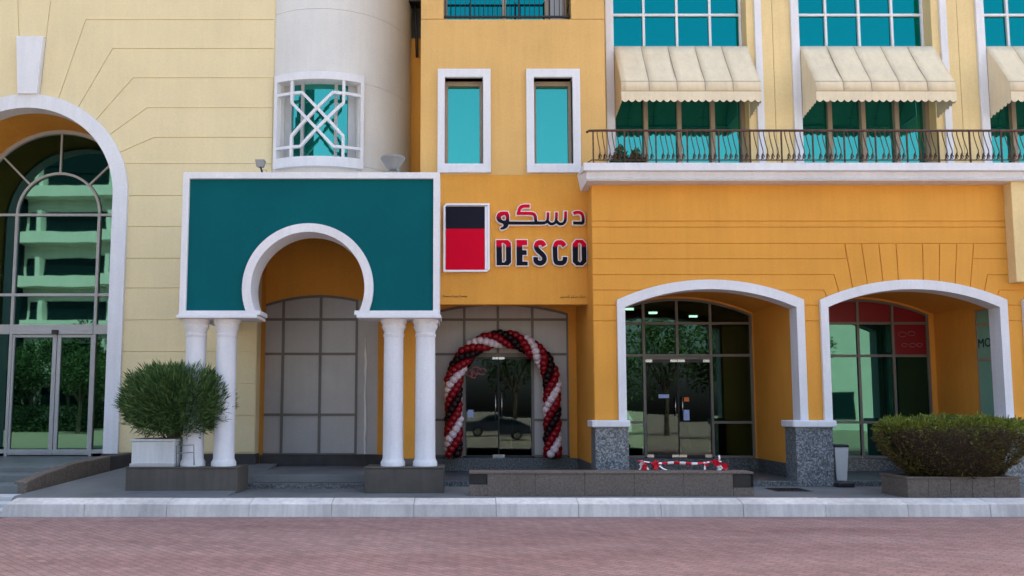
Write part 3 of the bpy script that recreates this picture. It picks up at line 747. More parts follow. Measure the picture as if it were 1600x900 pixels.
# side window at the end of the second niche
m = MB()
for x, z, r in ((10.70, 3.62, .10), (10.92, 3.64, .09), (10.74, 3.36, .07), (10.93, 3.36, .08), (11.10, 3.36, .07)):
    m.tube([(x+r*math.cos(t_*.8), 2.595, z+.6*r*math.sin(t_*.8)) for t_ in range(8)], .012, 5)
m.build('poster_print', 'pink_neon', ab)
sw = MB().box(11.42, 11.449, .40, .46, 1.5, 4.0).box(11.42, 11.449, .92, .97, 1.5, 4.0).box(11.42, 11.449, .46, .92, 3.62, 3.68).box(11.42, 11.449, .46, .92, 2.86, 2.92).box(11.42, 11.449, .46, .92, 1.5, 1.56).box(11.42, 11.449, .46, .92, 3.94, 4.0).build('side_window', 'frame_brown', ab)
for za, zb_ in ((1.56, 2.86), (2.92, 3.62), (3.68, 3.94)): B('pane', 'green_view', sw, 11.43, 11.442, .46, .92, za, zb_)
# cornice / balcony slab
ch = [(-.02, 6.57), (-.33, 6.57), (-.36, 6.60), (-.28, 6.66), (-.34, 6.74), (-.34, 6.755), (-.43, 6.765), (-.43, 6.925), (.5, 6.925), (.5, 6.57)]
m = MB(); n = len(ch); xa, xb = 2.56, 16
for x in (xa, xb):
    for y, z in ch: m.v.append((x+(.07 if x == xa and z < 6.76 else 0), y, z))
m.f += [tuple(range(n)), tuple(range(2*n-1, n-1, -1))]+[(i, (i+1) % n, n+(i+1) % n, n+i) for i in range(n)]
m.build('cornice', 'white_trim', ab)
B('balcony_floor', 'white_trim', ab, 3.25, 16, .5, 2.0, 6.6, 6.92)
B('end_pilaster', 'yellow_cream', ab, 11.55, 13, -.25, -.001, 4.45, 6.60, bev=.01)
B('end_wall', 'orange', ab, 2.785, 3.08, .361, 2.74, .66, 6.6); B('end_wall_base', 'granite_dark', ab, 2.77, 3.06, .40, 2.73, .35, .661)
# upper storey
UY = 1.6; per = 4.40
B('upper_wall', 'yellow_cream', ab, 3.245, 3.43, UY, 2.2, 6.92, 14)
for k in range(3):
    x0 = 3.43+per*k
    B('jamb', 'white_trim', ab, x0, x0+.19, UY-.06, 2.2, 6.921, 14, bev=.008)
    xr = x0+.19+3.15
    B('reveal', 'yellow_cream', ab, xr+.02, xr+.20, UY+.0, 2.2, 6.921, 14)
    B('jamb', 'white_trim', ab, xr+.20, xr+.36, UY-.06, 2.2, 6.921, 14, bev=.008)
    xc = xr+.36
    for a0, b0 in ((xc, xc+.275), (xc+.285, x0+per)): B('panel', 'yellow_cream', ab, a0, b0, UY, UY+.1, 6.92, 14, bev=.005)
    B('upper_wall', 'seam', ab, xc, x0+per, UY+.1, 2.2, 6.92, 14)
    xs = [x0+.19+.03, x0+.19+.80, x0+.19+1.60, x0+.19+2.40, xr-.02]
    glazing(ab, 'balcony_window', xs, [6.95, 10.30], None, 1.98, 'frame_brown', 'glass_teal', .10, dep=.22)
    glazing(ab, 'upper_window', xs, [10.42, 11.32, 12.3, 13.6], None, 1.95, 'white_trim', 'glass_blue', .055, dep=.12)
# unseen masses above and behind, added to keep street and fronts shaded
for p_, x0, x1, y0 in ((cb, -17, -5.4, 1.83), (ot, -.9, 3.24, .75), (ab, 3.3, 30, 1.7)):
    B('upper_shade_mass', 'yellow_cream', p_, x0, x1, y0, 14, 14.001, 24)
    B('rear_shade_mass', 'yellow_cream', p_, x0, x1, 9.5, 14, 0, 14)
B('upper_shade_mass', 'white_drum', rt, -5.3, -.95, 2.0, 14, 14.001, 24)
B('rear_shade_mass', 'yellow_cream', rt, -5.3, -.95, 9.5, 14, 0, 14)
B('side_shade_mass', 'yellow_cream', cb, -30, -17.01, 1.83, 14, 0, 24)
# ------------------------------------------------------------------ awnings
def awning(x0, lab):
    x1 = x0+3.17; y1, y0, yv = UY-.02, .86, .83; zt, zf, zd, zv = 10.38, 9.22, 8.98, 8.80
    t = thing('awning', lab, 'awning', (x0+1.58, UY, 8.8), 'cream awnings over the balcony windows')
    n = 5; w = (x1-x0)/n
    for i in range(n):
        a0, b0 = x0+w*i+.006, x0+w*(i+1)-.006; m = MB(); sag = random.uniform(.015, .045)
        rows = [(y1, zt)]+[(y1+(y0-y1)*k/6, zt+(zf-zt)*k/6-sag*math.sin(PI*k/6)) for k in range(1, 6)]+[(y0, zf), (yv, zd)]
        for r_, (y, z) in enumerate(rows):
            for q in range(5):
                u = q/4; m.v.append((a0+(b0-a0)*u, y, z-(.012*math.sin(PI*u) if 0 < r_ < 7 else 0)))
        for r_ in range(len(rows)-1):
            for q in range(4): o = r_*5+q; m.f.append((o, o+1, o+6, o+5))
        ob = m.build('panel', 'canvas', t, 0, True, 30, False)
        so = ob.modifiers.new("thick", 'SOLIDIFY'); so.thickness = .006
    m = MB()
    for i in range(1, n):
        m.tube([(x0+w*i, y1-.002, zt+.002), (x0+w*i, (y0+y1)/2, (zt+zf)/2-.02), (x0+w*i, y0-.004, zf), (x0+w*i, yv-.004, zd)], .007, 5)
    m.tube([(x0, y0-.003, zf), (x1, y0-.003, zf)], .007, 5); m.tube([(x0, yv-.003, zd), (x1, yv-.003, zd)], .008, 5)
    m.build('seam', 'seam', t)
    for s_, x in ((0, x0), (1, x1)):
        MBx = MB(); e = .004 if s_ == 0 else -.004
        pts = [(y1, zt), (y0, zf), (yv, zd), (y1, zd)]
        MBx.v = [(x+e, y, z) for y, z in pts]+[(x+e*2, y, z) for y, z in pts]; MBx.f = [(0, 1, 2, 3), (7, 6, 5, 4), (0, 4, 5, 1), (1, 5, 6, 2), (2, 6, 7, 3), (3, 7, 4, 0)]
        MBx.build('side_panel', 'canvas', t)
    def scallop(L, n_):
        pts = []
        for i in range(n_):
            for k in range(6): u = (i+k/6)/n_; pts.append((u*L, zv-.02-.055*abs(math.sin(PI*k/6))))
        pts.append((L, zv-.02)); return pts
    sc = scallop(x1-x0, 20)
    MB().plate([(x0, zd-.006), (x1, zd-.006)]+[(x0+x, z) for x, z in reversed(sc)], (), yv-.006, yv).build('valance', 'canvas', t)
    for s_, x in ((0, x0), (1, x1)):
        sc = scallop(y1-yv, 6); m = MB(); m.plate([(0, zd-.004), (y1-yv, zd-.004)]+[(x_, z-.12*x_/(y1-yv)) for x_, z in reversed(sc)], (), 0, .006)
        m.v = [(x+y*(1 if s_ == 0 else -1), yv+.002+x_, z) for x_, y, z in m.v]; m.build('side_valance', 'canvas', t)
    MB().tube([(x0+.02, yv+.02, zd), (x1-.02, yv+.02, zd)], .016, 8).build('front_bar', 'steel', t)
    for x in (x0+.03, x1-.03): MB().tube([(x, yv+.02, zd-.01), (x, y1, zd+.05)], .013, 6).build('arm', 'steel', t)
awning(3.63, 'cream scalloped awning nearest the orange building, over the left balcony window')
awning(3.63+per, 'cream scalloped awning over the middle balcony window')
awning(3.63+2*per, 'cream scalloped awning cut off by the right edge of the picture')
# ------------------------------------------------------------------ balcony railing
br = thing('balcony_railing', 'rusty wrought iron balcony railing with bowed scroll balusters above the white cornice', 'railing', (7.5, -.2, 6.925))
RY, RX0, RX1 = -.2, 2.74, 15
MB().tube([(2.66, RY+.01, 7.655), (2.72, RY, 7.69), (3, RY, 7.695), (RX1, RY, 7.69)], .026, 8).build('top_rail', 'rail_iron', br, 0, True)
MB().tube([(2.68, RY, 7.0), (2.76, RY, 7.055), (RX1, RY, 7.055)], .013, 6).build('bottom_rail', 'rail_iron', br, 0, True)
def baluster():
    m = MB(); pts = [(0, RY, 7.68), (.002, RY, 7.6), (.012, RY-.015, 7.5), (.028, RY-.04, 7.36), (.042, RY-.07, 7.25), (.040, RY-.08, 7.17), (.03, RY-.065, 7.10), (.014, RY-.03, 7.06)]
    m.tube(pts, .0095, 6)
    m.tube([(.046+.03*math.sin(t_*.9)*1.0, RY-.05, 7.115+.045*math.cos(t_*.9)) for t_ in range(8)], .0105, 5)
    m.tube([(.03, RY-.05, 7.16), (.052, RY-.05, 7.20), (.04, RY-.05, 7.09)], .011, 5)
    return m
bm0 = baluster()
bm0.v = [(x+2.9, y, z) for x, y, z in bm0.v]
bs0 = bm0.build('baluster', 'rail_iron', br, 0, True)
secw = .664; cnt = 0
for s_ in range(15):
    x0 = 2.80+secw*s_
    B('post', 'rail_iron', br, x0-.014, x0+.014, RY-.014, RY+.014, 6.926, 7.68)
    for k in range(5):
        x = x0+.105+.108*k
        if s_ == 0 and k == 0: put(bs0, Vector((x+.02, WL[bs0].y, WL[bs0].z)), br); continue
        inst(bs0, (x+.02+random.uniform(-.006, .006), WL[bs0].y, WL[bs0].z), br, (0, R(random.uniform(-1, 1)), 0))
# balcony trough with plants
def leaves(name, mat, parent, samples, size, seed, tonef, shape=(1, .32)):
    """many small leaf blades; samples gives (position, direction)"""
    rnd = random.Random(seed); V = []; F = []; T = []
    for p, d in samples:
        d = d.normalized(); side = d.cross(Vector((rnd.uniform(-1, 1), rnd.uniform(-1, 1), rnd.uniform(-1, 1))))
        if side.length < 1e-3: continue
        side.normalize(); L_ = size*rnd.uniform(.6, 1.3); w_ = L_*shape[1]*.5; n = len(V); nr = d.cross(side)*L_*.1
        V += [p, p+d*L_*.5+side*w_+nr, p+d*L_, p+d*L_*.5-side*w_+nr]; F.append((n, n+1, n+2, n+3)); tn = tonef(p, rnd); T += [tn]*4
    o0 = Vector((sum(v.x for v in V)/len(V), sum(v.y for v in V)/len(V), min(v.z for v in V)))
    me = bpy.data.meshes.new(name); me.from_pydata([tuple(v-o0) for v in V], [], F)
    at = me.attributes.new('tone', 'FLOAT', 'POINT'); at.data.foreach_set('value', T)
    me.materials.append(MATS[mat]); o = bpy.data.objects.new(name, me); C.objects.link(o); put(o, o0, parent); return o
bt = thing('plant_trough', 'low dark trough of plants behind the left end of the balcony railing', 'planter', (3.65, .25, 6.925))
MB().box(3.30, 3.97, .15, .45, 6.925, 7.08).build('trough', 'plinth', bt, .01)
rnd = random.Random(3); smp = []
for i in range(1800):
    x = rnd.uniform(3.28, 3.98); h = .16+.34*max(0, 1-abs(x-3.46)/.16)+.24*max(0, 1-abs(x-3.80)/.12); smp.append((Vector((x, rnd.uniform(.12, .48), 7.06+rnd.random()*h)), Vector((rnd.uniform(-1, 1), rnd.uniform(-1, 1), rnd.uniform(0, 1.5)))))
leaves('foliage', 'leaf_shrub', bt, smp, .07, 5, lambda p, r_: r_.random()*.6, (1, .5))

# ------------------------------------------------------------------ sign on the orange building
SY = .70
sg = thing('shop_sign', 'raised sign of a black and red panel beside red and black Arabic and DESCO letters', 'sign', (1.2, SY, 4.8))
def cham(x0, x1, z0, z1, c): return [(x0, z0), (x1-c, z0), (x1, z0+c), (x1, z1), (x0+c, z1), (x0, z1-c)]
po = cham(-.385, .635, 4.806, 6.334, .06)
MB().plate(po, [list(inset(po, .045))], .60, .699).build('panel_frame', 'sign_white', sg, .008)
B('panel_right_lip', 'sign_white', sg, .53, .592, .625, .66, 4.87, 6.27)
MB().plate(cham(-.33, .53, 4.86, 5.773, .02), (), .635, .70).build('red_panel', 'sign_red', sg, .003)
B('black_panel', 'sign_black', sg, -.33, .53, .637, .70, 5.776, 6.27)
B('panel_back', 'sign_white', sg, -.338, .59, .66, .70, 4.853, 6.285)
def cx_(c): return (.02+(40+c[0]/7.5)*.01372, 6.334-(c[1]/7.5-8)*.01428)
def smoothp(pts, it=2, closed=False):
    for _ in range(it):
        out = [] if closed else [pts[0]]
        n = len(pts)
        for i in range(n if closed else n-1):
            p, q = pts[i], pts[(i+1) % n]
            out += [(p[0]*.75+q[0]*.25, p[1]*.75+q[1]*.25), (p[0]*.25+q[0]*.75, p[1]*.25+q[1]*.75)]
        if not closed: out.append(pts[-1])
        pts = out
    return pts
def stroke(pts, w, closed=False, e=0):
    """outline polygons of a pen stroke of width w (crop units); e extends the open ends"""
    P = [Vector(p) for p in pts]; n = len(P); Lf, Rt = [], []
    if not closed and e:
        P[0] = P[0]+(P[0]-P[1]).normalized()*e; P[-1] = P[-1]+(P[-1]-P[-2]).normalized()*e
    for i in range(n):
        a_ = P[i-1] if (i or closed) else P[i]; b_ = P[(i+1) % n] if (i < n-1 or closed) else P[i]
        d1 = (P[i]-a_).normalized() if (P[i]-a_).length else (b_-P[i]).normalized()
        d2 = (b_-P[i]).normalized() if (b_-P[i]).length else d1
        n1, n2 = Vector((-d1.y, d1.x)), Vector((-d2.y, d2.x)); m_ = n1+n2; k = m_*(1/max(.6, m_.length_squared/2))
        ww = w[i] if isinstance(w, list) else w
        Lf.append(tuple(P[i]+k*ww/2)); Rt.append(tuple(P[i]-k*ww/2))
    return Lf, Rt
yo = [0.0]
def letter(name, parts, face, parent):
    """parts: list of ('poly', outline, holes) or ('stroke', points, width, closed) in sign units"""
    mw, mf = MB(), MB()
    for p_ in parts:
        yo[0] = (yo[0]+.0013) % .009
        for mm, grow, ya, yb in ((mw, 11, .625, .71), (mf, 0, .605, .62)):
            ya_ = ya-yo[0]
            if p_[0] == 'poly':
                o_ = inset(p_[1], -grow) if grow else p_[1]; hs_ = [inset(h, grow) if grow else h for h in p_[2]]
                mm.plate([cx_(q) for q in o_], [[cx_(q) for q in h] for h in hs_], ya_, yb)
            else:
                a_, b_ = stroke(p_[1], [x+2*grow for x in p_[2]] if isinstance(p_[2], list) else p_[2]+2*grow, p_[3], grow)
                if p_[3]: mm.plate([cx_(q) for q in (a_ if abs(a_[0][0]-640) > 1e9 else b_)], [[cx_(q) for q in a_]], ya_, yb)
                else: mm.plate([cx_(q) for q in a_+list(reversed(b_))], (), ya_, yb)
    o = mw.build(name, 'sign_white', parent, 0); mf.build('letter_face', face, o)
    return o
letter('letter', [('poly', [(115, 490), (255, 490), (292, 527), (292, 750), (260, 785), (118, 785)], [[(181, 524), (205, 524), (231, 548), (231, 728), (208, 752), (184, 752)]])], 'letter_face', sg)
letter('letter', [('poly', [(358, 490), (486, 490), (486, 550), (428, 550), (428, 610), (478, 610), (478, 664), (428, 664), (428, 742), (490, 742), (490, 787), (358, 787)], [])], 'letter_face', sg)
sS = smoothp([(690, 560), (672, 522), (640, 518), (604, 526), (590, 570), (612, 612), (660, 650), (692, 690), (690, 735), (655, 762), (615, 758), (585, 735), (588, 690)], 2)
letter('letter', [('stroke', sS, 56, False)], 'letter_face', sg)
sC = smoothp([(935, 560), (905, 520), (870, 518), (838, 522), (818, 570), (820, 640), (820, 710), (832, 752), (868, 760), (910, 758), (936, 735), (938, 688)], 2)
letter('letter', [('stroke', sC, 54, False)], 'letter_face', sg)
letter('letter', [('poly', [(1070, 488), (1150, 488), (1195, 535), (1195, 745), (1150, 787), (1072, 787), (1030, 745), (1030, 535)], [[(1096, 530), (1116, 522), (1138, 545), (1138, 728), (1116, 752), (1092, 735)]])], 'letter_face', sg)
# Arabic word, right letter on its own, the joined letters as one plate
letter('arabic_letter', [('stroke', smoothp([(1045, 178), (1075, 166), (1115, 164), (1148, 180), (1160, 215), (1162, 255), (1160, 292), (1120, 292), (1040, 290)], 1), 35, False)], 'arabic_face', sg)
jo = [('stroke', smoothp([(520, 90), (440, 90), (402, 110), (388, 150), (388, 178)], 1), 38, False),
      ('stroke', smoothp([(362, 178), (470, 176), (560, 178), (588, 210), (588, 250), (600, 288)], 1), 36, False),
      ('stroke', [(250, 290), (400, 291), (560, 291), (700, 290)], 36, False),
      ('stroke', smoothp([(690, 290), (728, 275), (738, 230), (740, 165)], 1), 32, False),
      ('stroke', smoothp([(728, 260), (760, 300), (800, 302), (832, 280), (840, 230), (842, 165)], 1), 32, False),
      ('stroke', smoothp([(836, 265), (870, 302), (915, 302), (946, 270), (950, 220), (952, 155)], 1), 34, False),
      ('poly', smoothp([(272, 158), (272, 290), (250, 345), (190, 372), (160, 360), (165, 345), (200, 335), (205, 300), (150, 285), (118, 250), (118, 200), (150, 162), (200, 155)], 1, True), [smoothp([(172, 218), (200, 196), (232, 200), (232, 262), (195, 262), (174, 245)], 1, True)])]
letter('arabic_word', jo, 'arabic_face', sg)
def printed(name, txt, x0, x1, z, y, mat, lab, cat, rotz=0, parent=None):
    cu = bpy.data.curves.new(name, 'FONT'); cu.body = txt; cu.size = .1; cu.extrude = .002; cu.resolution_u = 2
    o = bpy.data.objects.new(name, cu); C.objects.link(o)
    bpy.context.view_layer.update()
    me = bpy.data.meshes.new_from_object(o.evaluated_get(bpy.context.evaluated_depsgraph_get()))
    bpy.data.objects.remove(o)
    vs = [v.co for v in me.vertices]; mx = max(v.x for v in vs); mn = min(v.x for v in vs); k = (x1-x0)/(mx-mn)
    for v in me.vertices: v.co = Vector(((v.co.x-mn)*k, -v.co.z, v.co.y*k))
    me.materials.clear(); me.materials.append(MATS[mat])
    o = bpy.data.objects.new(name, me); C.objects.link(o); put(o, (x0, y, z), parent); o.rotation_euler.z = rotz
    if lab: tag(o, lab, cat)
    return o
printed('wall_lettering', 'Desco Copy Center', -.38, .15, 4.26, .695, 'print_black', 'tiny black English lettering low on the sign wall beside the portal', 'lettering')
printed('wall_lettering', '\ufeae\ufef3\ufeee\ufebc\ufe98\ufee0\ufedf \ufeee\ufedc\ufeb3\ufea9 \ufeb0\ufedb\ufeae\ufee3', 2.17, 2.72, 4.25, .695, 'print_black', 'tiny black Arabic lettering low on the sign wall beside the arcade corner', 'lettering')
w_ = printed('window_lettering', 'MO', 0, .42, 3.12, .90, 'print_black', None, None, R(-90), None)
w_.parent = sw; w_.location = Vector((11.424, .90, 3.16))-WL[sw]; w_.scale = (1, 1, 1.0)

# ------------------------------------------------------------------ balloon arch at the shop door
ba = thing('balloon_arch', 'arch of red, black and white balloons twisted round the glass shop door', 'balloon arch', (.98, 2.15, .66))
def uvs(r):
    m = MB(); n, k = 14, 9
    pr = [(max(.0005, r*math.sin(PI*i/k)), -r*1.06*math.cos(PI*i/k)) for i in range(k+1)]
    return m.lathe(pr, 0, 0, n)
tmpl = []
for c_ in ('white', 'red', 'black'):
    o = uvs(.096).build('balloon', 'balloon_'+c_, None, 0, True)
    for v in o.data.vertices: v.co.z -= .103*1.06
    tmpl.append(o.data); bpy.data.objects.remove(o)
bxc, bzs, bR, bY, bz0 = .985, 2.35, 1.155, 2.10, .72
Ls = bzs-bz0; Lt = 2*Ls+PI*bR; NC = 60
cols = [0, 1, 2, 1]
for i in range(NC):
    s_ = (i+.5)/NC*Lt
    if s_ < Ls: c_, tdir = Vector((bxc-bR, bY, bz0+s_)), Vector((0, 0, 1))
    elif s_ > Ls+PI*bR: c_, tdir = Vector((bxc+bR, bY, bzs-(s_-Ls-PI*bR))), Vector((0, 0, -1))
    else:
        t_ = PI-(s_-Ls)/bR; c_, tdir = Vector((bxc+bR*math.cos(t_), bY, bzs+bR*math.sin(t_)*.97)), Vector((math.sin(t_), 0, -math.cos(t_)))
    nrm = Vector((0, -1, 0)); bn = tdir.cross(nrm)
    for k in range(4):
        an = 2*PI*k/4+2*PI*s_/1.24+R(200)
        p_ = c_+(nrm*math.cos(an)+bn*math.sin(an))*.132*random.uniform(.97, 1.04)
        o = bpy.data.objects.new('balloon', tmpl[cols[k]]); C.objects.link(o); put(o, p_, ba)
        o.rotation_euler = (random.uniform(0, 6), random.uniform(0, 6), random.uniform(0, 6)); q = random.uniform(.95, 1.04); o.scale = (q, q, q)
MB().tube([(bxc-bR, bY, .655), (bxc-bR, bY, bzs)]+[(bxc+bR*math.cos(PI-PI*k/24), bY, bzs+.97*bR*math.sin(PI*k/24)) for k in range(1, 24)]+[(bxc+bR, bY, bzs), (bxc+bR, bY, .655)], .02, 6).build('frame', 'black_metal', ba)
ns = thing('window_sticker', 'dull pink round-lettered sticker at the top left of the balloon door glass', 'sticker', (.38, 2.59, 2.6))
m = MB()
for x, z, r in ((.22, 2.68, .10), (.36, 2.74, .12), (.50, 2.72, .11), (.30, 2.62, .08)): m.tube([(x+r*math.cos(t_*.7), 2.585+.002*t_, z+.7*r*math.sin(t_*.7)) for t_ in range(9)], .022, 6)
m.build('print', 'pink_neon', ns, 0, True)
B('notice', 'blue_print', ns, .17, .30, 2.592, 2.602, 1.62, 1.80)

# ------------------------------------------------------------------ floodlights on the portal roof
def flood(x, z, s_, lab, kind):
    t = thing('floodlight', lab, 'floodlight', (x, -1.1, 6.40), 'floodlights on the portal roof')
    if kind == 'bowl':
        y = -1.05
        MB().lathe([(.09, z+.08), (.14, z+.14), (.23, z+.28), (.245, z+.295), (.245, z+.33), (.2, z+.332)], x, y, 24).build('lamp_head', 'lamp_grey', t, 0, False, 40)
        m = MB()
        for q in (-.09, .09): m.tube([(x+q*1.1, y-.02, z-.03), (x+q*1.1, y-.02, z+.06), (x+q*.6, y-.02, z+.18)], .03, 8)
        m.box(x-.13, x+.13, y-.1, y+.08, 6.401, z-.02); m.build('bracket', 'lamp_grey', t)
    else:
        y = -1.1
        m = MB(); m.v = [(x-.07, y-.06, z+.10), (x+.08, y-.06, z+.10), (x+.06, y+.06, z+.10), (x-.05, y+.06, z+.10), (x-.09, y-.08, z+.24), (x+.10, y-.08, z+.24), (x+.10, y+.08, z+.24), (x-.09, y+.08, z+.24)]
        m.f = [(0, 3, 2, 1), (4, 5, 6, 7), (0, 1, 5, 4), (1, 2, 6, 5), (2, 3, 7, 6), (3, 0, 4, 7)]; m.build('lamp_head', 'lamp_grey', t, .008)
        MB().tube([(x, y, z+.12), (x+.03, y, z+.03), (x+.06, y, 6.40)], .02, 8).build('bracket', 'black_metal', t)
        MB().tube([(x+.03, y, z+.05), (x+.12, y, z+.04), (x+.17, y, 6.40)], .008, 6).build('cable', 'lamp_grey', t)
flood(-1.36, 6.50, 1, 'grey bowl-shaped floodlight on the right of the portal roof, in front of the round tower', 'bowl')
flood(-4.0, 6.52, 1, 'small square floodlight on the left of the portal roof beside the lattice window', 'box')

# ------------------------------------------------------------------ planters, shrubs, low wall, bin, tape
wp = thing('plant_pot', 'square white pot on the left column pedestal holding the spiky round shrub', 'pot', (-5.85, -1.2, .725))
B('pot', 'pot_white', wp, -6.24, -5.42, -1.42, -.80, .727, 1.20, bev=.02); B('rim', 'pot_white', wp, -6.26, -5.40, -1.44, -.78, 1.201, 1.25, bev=.012)
B('saucer', 'film', wp, -6.26, -5.40, -1.45, -.76, .726, .79, bev=.01); B('soil', 'soil', wp, -6.2, -5.46, -1.38, -.84, 1.22, 1.255)
gp = MB().tube([(-5.37, -1.46, .74), (-5.37, -1.46, 1.12), (-5.05, -1.46, 1.14), (-5.03, -1.46, .76)], .013, 6).tube([(-5.37, -1.46, .98), (-5.04, -1.46, 1.0)], .01, 6).build('watering_pipe', 'lamp_grey', wp, 0, True)
sh = thing('round_shrub', 'round spiky green shrub in the white pot by the left columns', 'shrub', (-5.55, -1.15, 1.25))
rnd = random.Random(11); cen = Vector((-5.50, -1.15, 1.97)); ax = Vector((1.12, .82, .74)); smp = []
tw = MB(); nb = 0
for i in range(26):
    t_ = rnd.uniform(0, 2*PI); e_ = rnd.uniform(-.3, 1.3); d = Vector((math.cos(t_)*math.cos(e_)*ax.x, math.sin(t_)*math.cos(e_)*ax.y, math.sin(e_)*ax.z))*rnd.uniform(.55, .85)
    b_ = Vector((-5.6+rnd.uniform(-.12, .12), -1.1+rnd.uniform(-.12, .12), 1.22)); mid = (b_+cen+d)/2+Vector((0, 0, -.08)); tw.tube([b_, mid, cen+d], [.022, .014, .006], 5)
tw.build('branches', 'bark', sh)
for i in range(23000):
    v = Vector((rnd.gauss(0, 1), rnd.gauss(0, 1), rnd.gauss(0, 1))).normalized(); r_ = rnd.random()**.38
    k_ = (abs(v.x)**2.7+abs(v.y)**2.7+abs(v.z)**2.7)**(-1/2.7); v = v*k_
    lump = .96+.05*math.sin(v.x*8+1)*math.sin(v.z*7+v.y*5)+.05*math.sin(v.x*17+v.y*13+v.z*11)
    p = Vector((v.x*ax.x, v.y*ax.y, v.z*ax.z))*r_*lump*.9
    if p.z < -.60: p.z = -.60-rnd.random()*.12
    out_ = Vector((v.x*.75, v.y*.75, v.z*.55+.55))
    smp.append((cen+p, out_+Vector((rnd.gauss(0, .3), rnd.gauss(0, .3), rnd.gauss(0, .3)))))
leaves('crown', 'leaf_shrub', sh, smp, .16, 4, lambda p, r_: min(1, max(0, .56+r_.gauss(0, .27))), (1, .11))
pb = thing('stone_planter', 'brown tiled stone planter box holding the clipped bowl-shaped hedge bush', 'planter', (8.95, -1.9, .24))
B('core', 'plinth', pb, 7.96, 9.93, -2.28, -1.42, .2, .585)
tl = [7.94, 8.32, 8.71, 9.10, 9.49, 9.95]
for i in range(5): B('tile', 'stone_brown', pb, tl[i]+.003, tl[i+1]-.003, -2.30, -2.281, .241, .575, bev=.004)
for i in range(2): B('tile', 'stone_brown', pb, 7.935, 7.958, -2.278+.43*i, -1.855+.43*i, .241, .575, bev=.004)
MB().plate([(7.92, -2.32), (9.97, -2.32), (9.97, -1.40), (7.92, -1.40)], [[(8.02, -2.22), (9.87, -2.22), (9.87, -1.5), (8.02, -1.5)]], .578, .612)
rim = MB().plate([(7.92, -2.32), (9.97, -2.32), (9.97, -1.40), (7.92, -1.40)], [[(8.02, -2.22), (9.87, -2.22), (9.87, -1.5), (8.02, -1.5)]], .578, .612)
rim.v = [(x, z, y) for x, y, z in rim.v]; rim.build('rim', 'stone_brown', pb, .006)
B('soil', 'soil', pb, 8.0, 9.89, -2.24, -1.48, .56, .59)
hb = thing('clipped_bush', 'clipped bowl-shaped bush, green on top and brownish on the sides, in the tiled planter', 'shrub', (9.0, -1.85, .6))
hc = Vector((9.05, -1.85, .6)); smp = []
def bowl(h): return .72+.62*math.sin(min(1, h/.75)*PI/2)*1.0 if h < .8 else 1.34-.25*((h-.8)/.22)**2
core = MB(); core.lathe([(.5, .58), (.66, .7), (.92, 1.0), (1.08, 1.3), (1.05, 1.44), (.7, 1.5), (.05, 1.52)], 0, 0, 28)
core.v = [(hc.x+x*1.0*(1+.04*math.sin(9*y)), hc.y+y*.62, z) for x, y, z in core.v]; core.build('twigs', 'soil', hb, 0, True)
for i in range(17000):
    h = rnd.uniform(0, 1.02); t_ = rnd.uniform(0, 2*PI); top = rnd.random() < .35
    if top: rr = math.sqrt(rnd.random())*1.28; h = .93+.07*math.cos(rr*1.2)+rnd.gauss(0, .035)+.035*math.sin(rr*6+t_*3)+.02*math.sin(rr*17*math.cos(t_)); d = Vector((math.cos(t_)*.3*rr, math.sin(t_)*.3*rr, 1))
    else: rr = bowl(h)*(1-.10*rnd.random()**2)*(1+.035*math.sin(t_*9+h*7)+.025*math.sin(t_*23+h*13)+max(0, rnd.gauss(0, .018))); d = Vector((math.cos(t_), math.sin(t_), .35))
    p = hc+Vector((rr*math.cos(t_)*.985, rr*math.sin(t_)*.66, h))
    smp.append((p, d+Vector((rnd.gauss(0, .5), rnd.gauss(0, .5), rnd.gauss(0, .5)))))
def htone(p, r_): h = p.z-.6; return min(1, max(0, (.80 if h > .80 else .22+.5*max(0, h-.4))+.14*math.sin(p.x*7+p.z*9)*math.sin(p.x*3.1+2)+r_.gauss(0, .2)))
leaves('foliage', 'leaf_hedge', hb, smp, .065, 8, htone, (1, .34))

lw_ = thing('low_wall', 'long low wall of brown stone slabs behind the white kerb', 'wall', (2.7, -1.75, .24))
B('core', 'plinth', lw_, .52, 4.92, -1.97, -1.52, .2, .63)
xs_ = [.49, 1.62, 2.74, 3.02, 3.55, 4.93]
xs_ = [.49, 1.35, 2.25, 3.15, 4.05, 4.945]
for i in range(5): B('slab', 'stone_brown', lw_, xs_[i]+.002, xs_[i+1]-.002, -2.0, -1.971, .241, .638, bev=.004)
B('slab', 'stone_brown', lw_, .15, .488, -1.99, -1.55, .241, .445, bev=.006); B('slab', 'stone_brown', lw_, 4.95, 5.33, -1.99, -1.55, .241, .39, bev=.006)
for i in range(5): B('cap', 'stone_brown', lw_, xs_[i]+.002-(.34 if i == 0 else 0), xs_[i+1]-.002+(.38 if i == 4 else 0), -2.015, -1.50, .64, .675, bev=.008)
for x0, x1, z0, lab in ((.15, .482, .447, 'black square lamp box at the left end of the low stone wall'), (4.955, 5.32, .392, 'black square lamp box at the right end of the low stone wall')):
    t = thing('lamp_box', lab, 'lamp', ((x0+x1)/2, -1.8, z0), 'lamp boxes in the low wall')
    MB().plate([(x0, z0), (x1, z0), (x1, .638), (x0, .638)], [[(x0+.012, z0+.012), (x1-.012, z0+.012), (x1-.012, .626), (x0+.012, .626)]], -1.985, -1.60).build('housing', 'black_metal', t)
    B('lens', 'black_metal', t, x0+.013, x1-.013, -1.95, -1.61, z0+.013, .625)
bn = thing('litter_bin', 'pale grey tapered litter bin with dark lid beside the middle granite pedestal', 'bin', (7.83, .02, .35))
m = MB(); xa = 7.83
def tap(z, w): return [(xa-w, .02-w, z), (xa+w, .02-w, z), (xa+w, .02+w, z), (xa-w, .02+w, z)]
